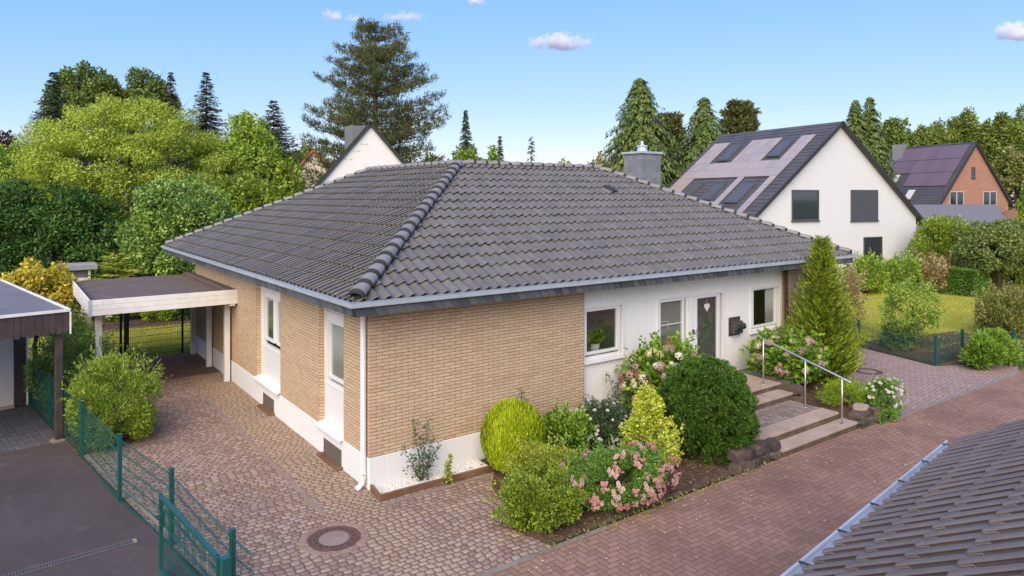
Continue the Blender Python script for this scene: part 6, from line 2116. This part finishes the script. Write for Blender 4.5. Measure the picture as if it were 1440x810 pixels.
# small trees over the ridge
CF("spruce", "slim dark spruce over the middle of the ridge", 655, 72, 153, 20, "spruce", whorls=30, per=8, spray=0.5, width=0.3, droop=0.3, dens=6)
CF("spruce", "small spruce over the ridge with a thin leader", 703, 70, 190, 12, "spruce", whorls=22, per=8, spray=0.45, width=0.3, droop=0.3, dens=6)
CF("spruce", "lone small spruce over the ridge right of its neighbours", 747, 75, 190, 17, "spruce", whorls=22, per=8, spray=0.45, width=0.3, droop=0.4, dens=6, prof=lambda t: min(1, 1.6 * (1 - t)) ** 0.8)
T("green_tree", "loose green tree at the foot of the slim spruce", 655, 66, 198, 40, "lowgreen", 8000, 0.3, crown0=0.2, lumps=50, lump_r=0.24)
T("green_tree", "bright little tree beside the small spruce at the ridge", 692, 68, 206, 16, "brighthedge", 3000, 0.3, crown0=0.2, lumps=24, lump_r=0.3)
T("green_tree", "low pale treetop between pine and ridge", 610, 74, 214, 28, "oak", 4000, 0.35, crown0=0.2, lumps=30, lump_r=0.28)
T("green_tree", "pale treetop barely above the ridge", 795, 75, 222, 20, "weed", 2500, 0.3, crown0=0.2, lumps=24, lump_r=0.28)
# cypresses behind the chimney
cyp = lambda t: 0.03 + min(1.0, (1 - t) * 2.1) ** 0.75
CF("cypress_tree", "large drooping cypress directly behind the slate chimney", 900, 50, 106, 74, "cypress", whorls=64, per=20, spray=0.55, width=0.34, droop=0.55, dens=9, sag=0.6, prof=cyp, rag=0.5)
CF("cypress_tree", "second pointed cypress right of the slate chimney", 990, 54, 134, 64, "cypress", whorls=60, per=19, spray=0.5, width=0.34, droop=0.5, dens=9, sag=0.5, prof=cyp, rag=0.5)
T("russet_bush_tree", "russet and green treetop left of the slate chimney", 848, 47, 205, 30, "autumn", 6000, 0.24, crown0=0.1, lumps=40, lump_r=0.26)
T("green_tree", "dark tree filling the gap between the two cypresses", 948, 56, 200, 40, "cypress", 9000, 0.3, crown0=0.1, lumps=50, lump_r=0.26)
pine("thin pine top above the left end of the white house roof", 1040, 62, 148, lambda t: 0.4 + 3.2 * (1 - t) ** 0.6, 16, base_n=6, seedv=9, first=0.5)
pine("pine branch tops in the gap right of the large cypress", 940, 58, 165, lambda t: 0.4 + 2.4 * (1 - t) ** 0.6, 14, base_n=6, seedv=12, first=0.45)
CF("cypress_tree", "left of twin cypress tips behind the white house ridge", 1203, 64, 138, 34, "cypress", whorls=56, per=17, spray=0.5, width=0.34, droop=0.5, dens=8, sag=0.6, prof=cyp)
CF("cypress_tree", "right of twin cypress tips behind the white house ridge", 1223, 65, 134, 36, "cypress", whorls=56, per=17, spray=0.5, width=0.34, droop=0.5, dens=8, sag=0.6, prof=cyp)
T("oak_tree", "airy tree right of the twin cypress tips", 1262, 78, 160, 30, "oak", 8000, 0.36, crown0=0.2, lumps=60, lump_r=0.2)
for px, d, yt, hp, nn, lab in ((1312, 105, 172, 46, 9000, "rounded wood tree behind the left end of the brick house roof"), (1362, 110, 153, 44, 10000, "rounded wood tree behind the brick gable top"), (1330, 120, 158, 30, 5000, "darker wood tree between its taller neighbours"), (1412, 100, 158, 42, 10000, "rounded wood tree right of the brick gable"), (1450, 118, 146, 46, 8000, "tallest wood tree at the right edge")):
    T("wood_tree", lab, px, d, yt, hp, "farwood", nn * 2, 0.42, crown0=0.1, lumps=80, lump_r=0.19, group="wooded hill at the right")
T("olive_tree", "olive and tan tree beside the right slope of the brick gable", 1428, 80, 203, 34, "autumn", 9000, 0.36, crown0=0.05, lumps=60, lump_r=0.22)
T("green_tree", "bright green treetop at the right edge below the olive tree", 1446, 60, 262, 18, "brighthedge", 4000, 0.26, crown0=0.05, lumps=30, lump_r=0.28)

# ------------------------------------------------------------------ garden on the right
def SH(name, lab, px, d, ytop, halfpx, mat, n, leaf, ry=None, cat="shrub", **kw):
    x_, y_ = at(px, d); r = halfpx * d / FOC
    return shrub(name, lab, cat, (x_, y_), hz(ytop, d), r, ry or r * 0.8, LF[mat], n, leaf, **kw)


SH("hedge_bush", "bright bushy hedge left part below the white house", 1218, 36.5, 361, 36, "brighthedge", 8000, 0.12, lumps=46, lump_r=0.25, low=-0.8)
SH("hedge_bush", "bright bushy hedge right part below the white house", 1268, 37, 363, 32, "brighthedge", 8000, 0.12, lumps=46, lump_r=0.25, low=-0.8)
SH("tan_bush", "tan flowering bush between bright hedge and clipped hedge", 1312, 37, 362, 28, "tanbush", 6000, 0.12, lumps=36, lump_r=0.26, low=-0.8)
cb = thing("clipped_hedge", "low dark clipped hedge beside the multi stemmed tree", "hedge", (*at(1358, 36.5), 0))
x_, y_ = at(1358, 36.5)
n = 9000
P = np.stack([RNG.uniform(-1, 1, n), RNG.uniform(-1, 1, n), RNG.uniform(-1, 1, n)], 1)
ax_ = RNG.integers(0, 3, n); P[np.arange(n), ax_] = np.sign(P[np.arange(n), ax_]) * (0.96 + 0.06 * RNG.random(n))
P[:, 2] = np.abs(P[:, 2])
O = norm(P ** 3)
P = np.array([x_, y_, 0]) + P * np.array([1.0, 0.7, 1.28])
leaf_mesh("foliage", P, norm(O + rand_unit(n) * 0.8), norm(O + rand_unit(n) * 0.6), 0.1, 0.06, LF["boxhedge"], cb)
mb = MB()
for i in range(4): mb.tube([(x_ - 0.6 + 0.4 * i, y_, -0.02), (x_ - 0.65 + 0.43 * i, y_, 0.9)], [0.03, 0.015], 6)
mb.obj("stem", MT["bark"], cb)
tree("multi_stem_tree", "broad grey green multi stemmed tree on the right lawn", at(1405, 37.5), hz(308, 37.5), 3.3, 2.4, LF["greygreen"], 26000, 0.14, crown0=0.16, lumps=130, lump_r=0.2, trunk_r=0.1, nl=14)
SH("big_bush", "yellow green bush right of the white house corner", 1335, 41, 301, 62, "lowgreen", 17000, 0.15, lumps=90, lump_r=0.25)
SH("big_bush", "green bush filling the space behind the multi stemmed tree", 1425, 42, 308, 66, "lowgreen", 17000, 0.15, lumps=90, lump_r=0.25)
SH("tan_bush", "large tan and green bush at the right edge behind the fence", 1420, 25.5, 404, 52, "autumn", 11000, 0.09, lumps=60, lump_r=0.24, stems=7)
shrub("laurel_hedge", "low glossy laurel clump in front of the fence corner", "shrub", (19.15, -2.85), 0.95, 1.5, 0.62, LF["hydrangea"], 6500, 0.15, lumps=36, lump_r=0.26, stems=6, leafw=0.34, up=0.5)
x_, y_ = at(1283, 23.6)
tree("open_shrub", "tall open yellow green shrub behind the wire fence", (x_, y_), hz(388, 23.6), 1.2, 1.0, LF["midtree"], 5200, 0.08, crown0=0.05, lumps=75, lump_r=0.15, trunk_r=0.035, cat="shrub", nl=14)
shrub("grey_shrub", "grey green shrub at the foot of the open yellow green shrub", "shrub", at(1268, 23.2), 0.95, 1.0, 0.6, LF["oak"], 5000, 0.07, lumps=36, lump_r=0.26, stems=6)

# ------------------------------------------------------------------ grass blades, litter, weeds
def blades(name, label, poly_fn, n, hgt, z, mat):
    P = poly_fn(n); n = len(P)
    P = np.column_stack([P, np.full(n, z)])
    D = norm(np.array([0, 0, 1.0]) + RNG.normal(0, 0.35, (n, 3)))
    tag(leaf_mesh(name, P, D, rand_unit(n), hgt * (0.5 + RNG.random(n)), 0.012, mat), label, kind="stuff")
blades("grass", "short yellow green lawn grass behind the carport", lambda n: np.column_stack([RNG.uniform(-5, 3, n), RNG.uniform(13.6, 19.2, n)]), 40000, 0.06, -0.01, LF["lawnblade"])
def right_lawn(n):
    p = np.column_stack([RNG.uniform(19.2, 34, n), RNG.uniform(-1.5, 8.5, n)])
    return p[p[:, 1] < 1.2 + (p[:, 0] - 19) * 0.5]
blades("grass", "short yellow green grass of the lawn on the right", right_lawn, 70000, 0.07, -0.01, LF["lawnblade"])
# dry leaves and bits lying in the bed, on the road and in joints
n = 900
P = np.column_stack([RNG.uniform(1.4, 7.0, n), RNG.uniform(-3.3, -0.3, n), np.full(n, 0.06)])
leaf_mesh
tag(leaf_mesh("leaf_litter", P + RNG.normal(0, 0.01, (n, 3)), rand_unit(n) * [1, 1, 0.2], np.array([0, 0, 1.0]) + rand_unit(n) * 0.4, 0.05 * (0.5 + RNG.random(n)), 0.03, LF["litter"]), "dry leaves scattered over the bed soil", kind="stuff")
n = 260
P = np.column_stack([RNG.uniform(0, 14, n), -3.55 - np.abs(RNG.normal(0, 0.9, n)), np.full(n, 0.008)])
tag(leaf_mesh("petal_litter", P, rand_unit(n) * [1, 1, 0.1], np.array([0, 0, 1.0]) + rand_unit(n) * 0.3, 0.03 * (0.5 + RNG.random(n)), 0.02, m_leaf("fallen_petal", [(0.2, 0.14, 0.08), (0.42, 0.36, 0.3), (0.6, 0.55, 0.5)], 0.1)), "fallen petals and dry bits on the road", kind="stuff")
n = 700
P = np.column_stack([RNG.uniform(0.9, 10.2, n), -3.42 + RNG.normal(0, 0.07, n), np.full(n, 0.02)])
k = P[:, 0] < 7.0
P = P[k]; n = len(P)
tag(leaf_mesh("weeds", P, norm(np.array([0, 0, 0.7]) + rand_unit(n)), rand_unit(n), 0.07 * (0.4 + RNG.random(n)), 0.014, LF["weed"]), "small weeds growing along the kerb", kind="stuff")

# ------------------------------------------------------------------ sky, clouds and light
w = bpy.data.worlds.new("World")
SC.world = w
w.use_nodes = True
nt = w.node_tree
bg = nt.nodes["Background"]
SUN_EL, SUN_AZ = math.radians(38), math.radians(-140)     # direction the light comes from, from +x counter-clockwise
sk = nt.nodes.new("ShaderNodeTexSky")
sk.sky_type = "NISHITA"
sk.sun_disc = False
sk.sun_elevation = SUN_EL
sk.sun_rotation = PI / 2 - SUN_AZ
sk.altitude = 50
sk.air_density = 0.6
sk.dust_density = 0.2
sk.ozone_density = 3.0
sep = nt.nodes.new("ShaderNodeSeparateColor")
nt.links.new(sk.outputs[0], sep.inputs[0])
cmb = nt.nodes.new("ShaderNodeCombineColor")
for i_, (g_, e_) in enumerate(((0.757, 0.85), (1.16, 0.52), (3.0, 0.08))):      # paler, evenly blue summer sky
    nt.links.new((S(nt, sep.outputs[i_]).mx(0.0).m("POWER", e_) * g_).s, cmb.inputs[i_])
nt.links.new(cmb.outputs[0], bg.inputs[0])
bg.inputs[1].default_value = 0.094
sd = bpy.data.lights.new("sun", "SUN")
sd.energy = 1.5
sd.angle = math.radians(60)
sd.color = (1.0, 0.84, 0.65)
so = bpy.data.objects.new("sun", sd)
COL.objects.link(so)
so.rotation_euler = Vector((math.cos(SUN_AZ) * math.cos(SUN_EL), math.sin(SUN_AZ) * math.cos(SUN_EL), math.sin(SUN_EL))).to_track_quat("Z", "Y").to_euler()


def cloud(label, px, py, wpx, hpx, dens=0.03, seedv=0.0, d=1500.0):
    x_, y_ = at(px, d); z_ = hz(py, d)
    rx, rz = wpx * d / FOC / 2 * 1.25, hpx * d / FOC / 2 * 1.4
    bm = bmesh.new(); bmesh.ops.create_icosphere(bm, subdivisions=3, radius=1.0)
    me = bpy.data.meshes.new("cloud"); bm.to_mesh(me); bm.free()
    M = Mat("cloud_vapour")
    p = M.obj()
    mp = M.new("VectorMath", operation="LENGTH"); M.put(p, mp.inputs[0])
    r = S(M.nt, mp.outputs["Value"])
    sx, sy, sz = M.xyz(p)
    vec = M.comb(sx * (rx / rz) + seedv, sy + seedv, sz)
    nz = M.noise(1.25, 6, 0.62, vec=vec)
    den = (nz * 2.1 - 0.42 - r * 0.85 - (sz * -1.0 - 0.15).mx(0.0) * 0.9).mx(0.0) * dens
    v = M.new("VolumePrincipled")
    v.inputs["Color"].default_value = (1, 1, 1, 1)
    v.inputs["Anisotropy"].default_value = 0.0
    M.put(den, v.inputs["Density"])
    M.nt.links.new(v.outputs[0], M.out.inputs["Volume"])
    o = link_mesh(me, "cloud", M.m)
    o.location = (x_, y_, z_); o.scale = (rx, rx * 0.6, rz); o.rotation_euler = (0, 0, YAW - PI / 2)
    tag(o, label, "cloud")


cloud("small white puff of cloud above the pine on the left", 470, 24, 34, 20, 0.2, 1.3)
cloud("thin wisp trailing right of the left puff", 499, 27, 30, 13, 0.12, 4.1)
cloud("flat pale wisp above and right of the pine tip", 570, 25, 60, 16, 0.12, 7.7)
cloud("short white cloud cut by the top edge", 668, 2, 34, 18, 0.2, 2.9)
cloud("longest white cloud above the middle of the ridge", 790, 62, 88, 27, 0.22, 9.4)
cloud("white cloud at the right edge of the sky", 1428, 48, 60, 30, 0.25, 5.2)

SC.view_settings.view_transform = "Standard"
SC.view_settings.look = "None"
SC.view_settings.exposure = 1.80
SC.view_settings.gamma = 1.0
SC.view_settings.use_curve_mapping = False
SC.cycles.max_bounces = 8
SC.cycles.diffuse_bounces = 6
SC.cycles.glossy_bounces = 3
SC.cycles.transmission_bounces = 6
SC.cycles.transparent_max_bounces = 12
SC.cycles.volume_bounces = 6
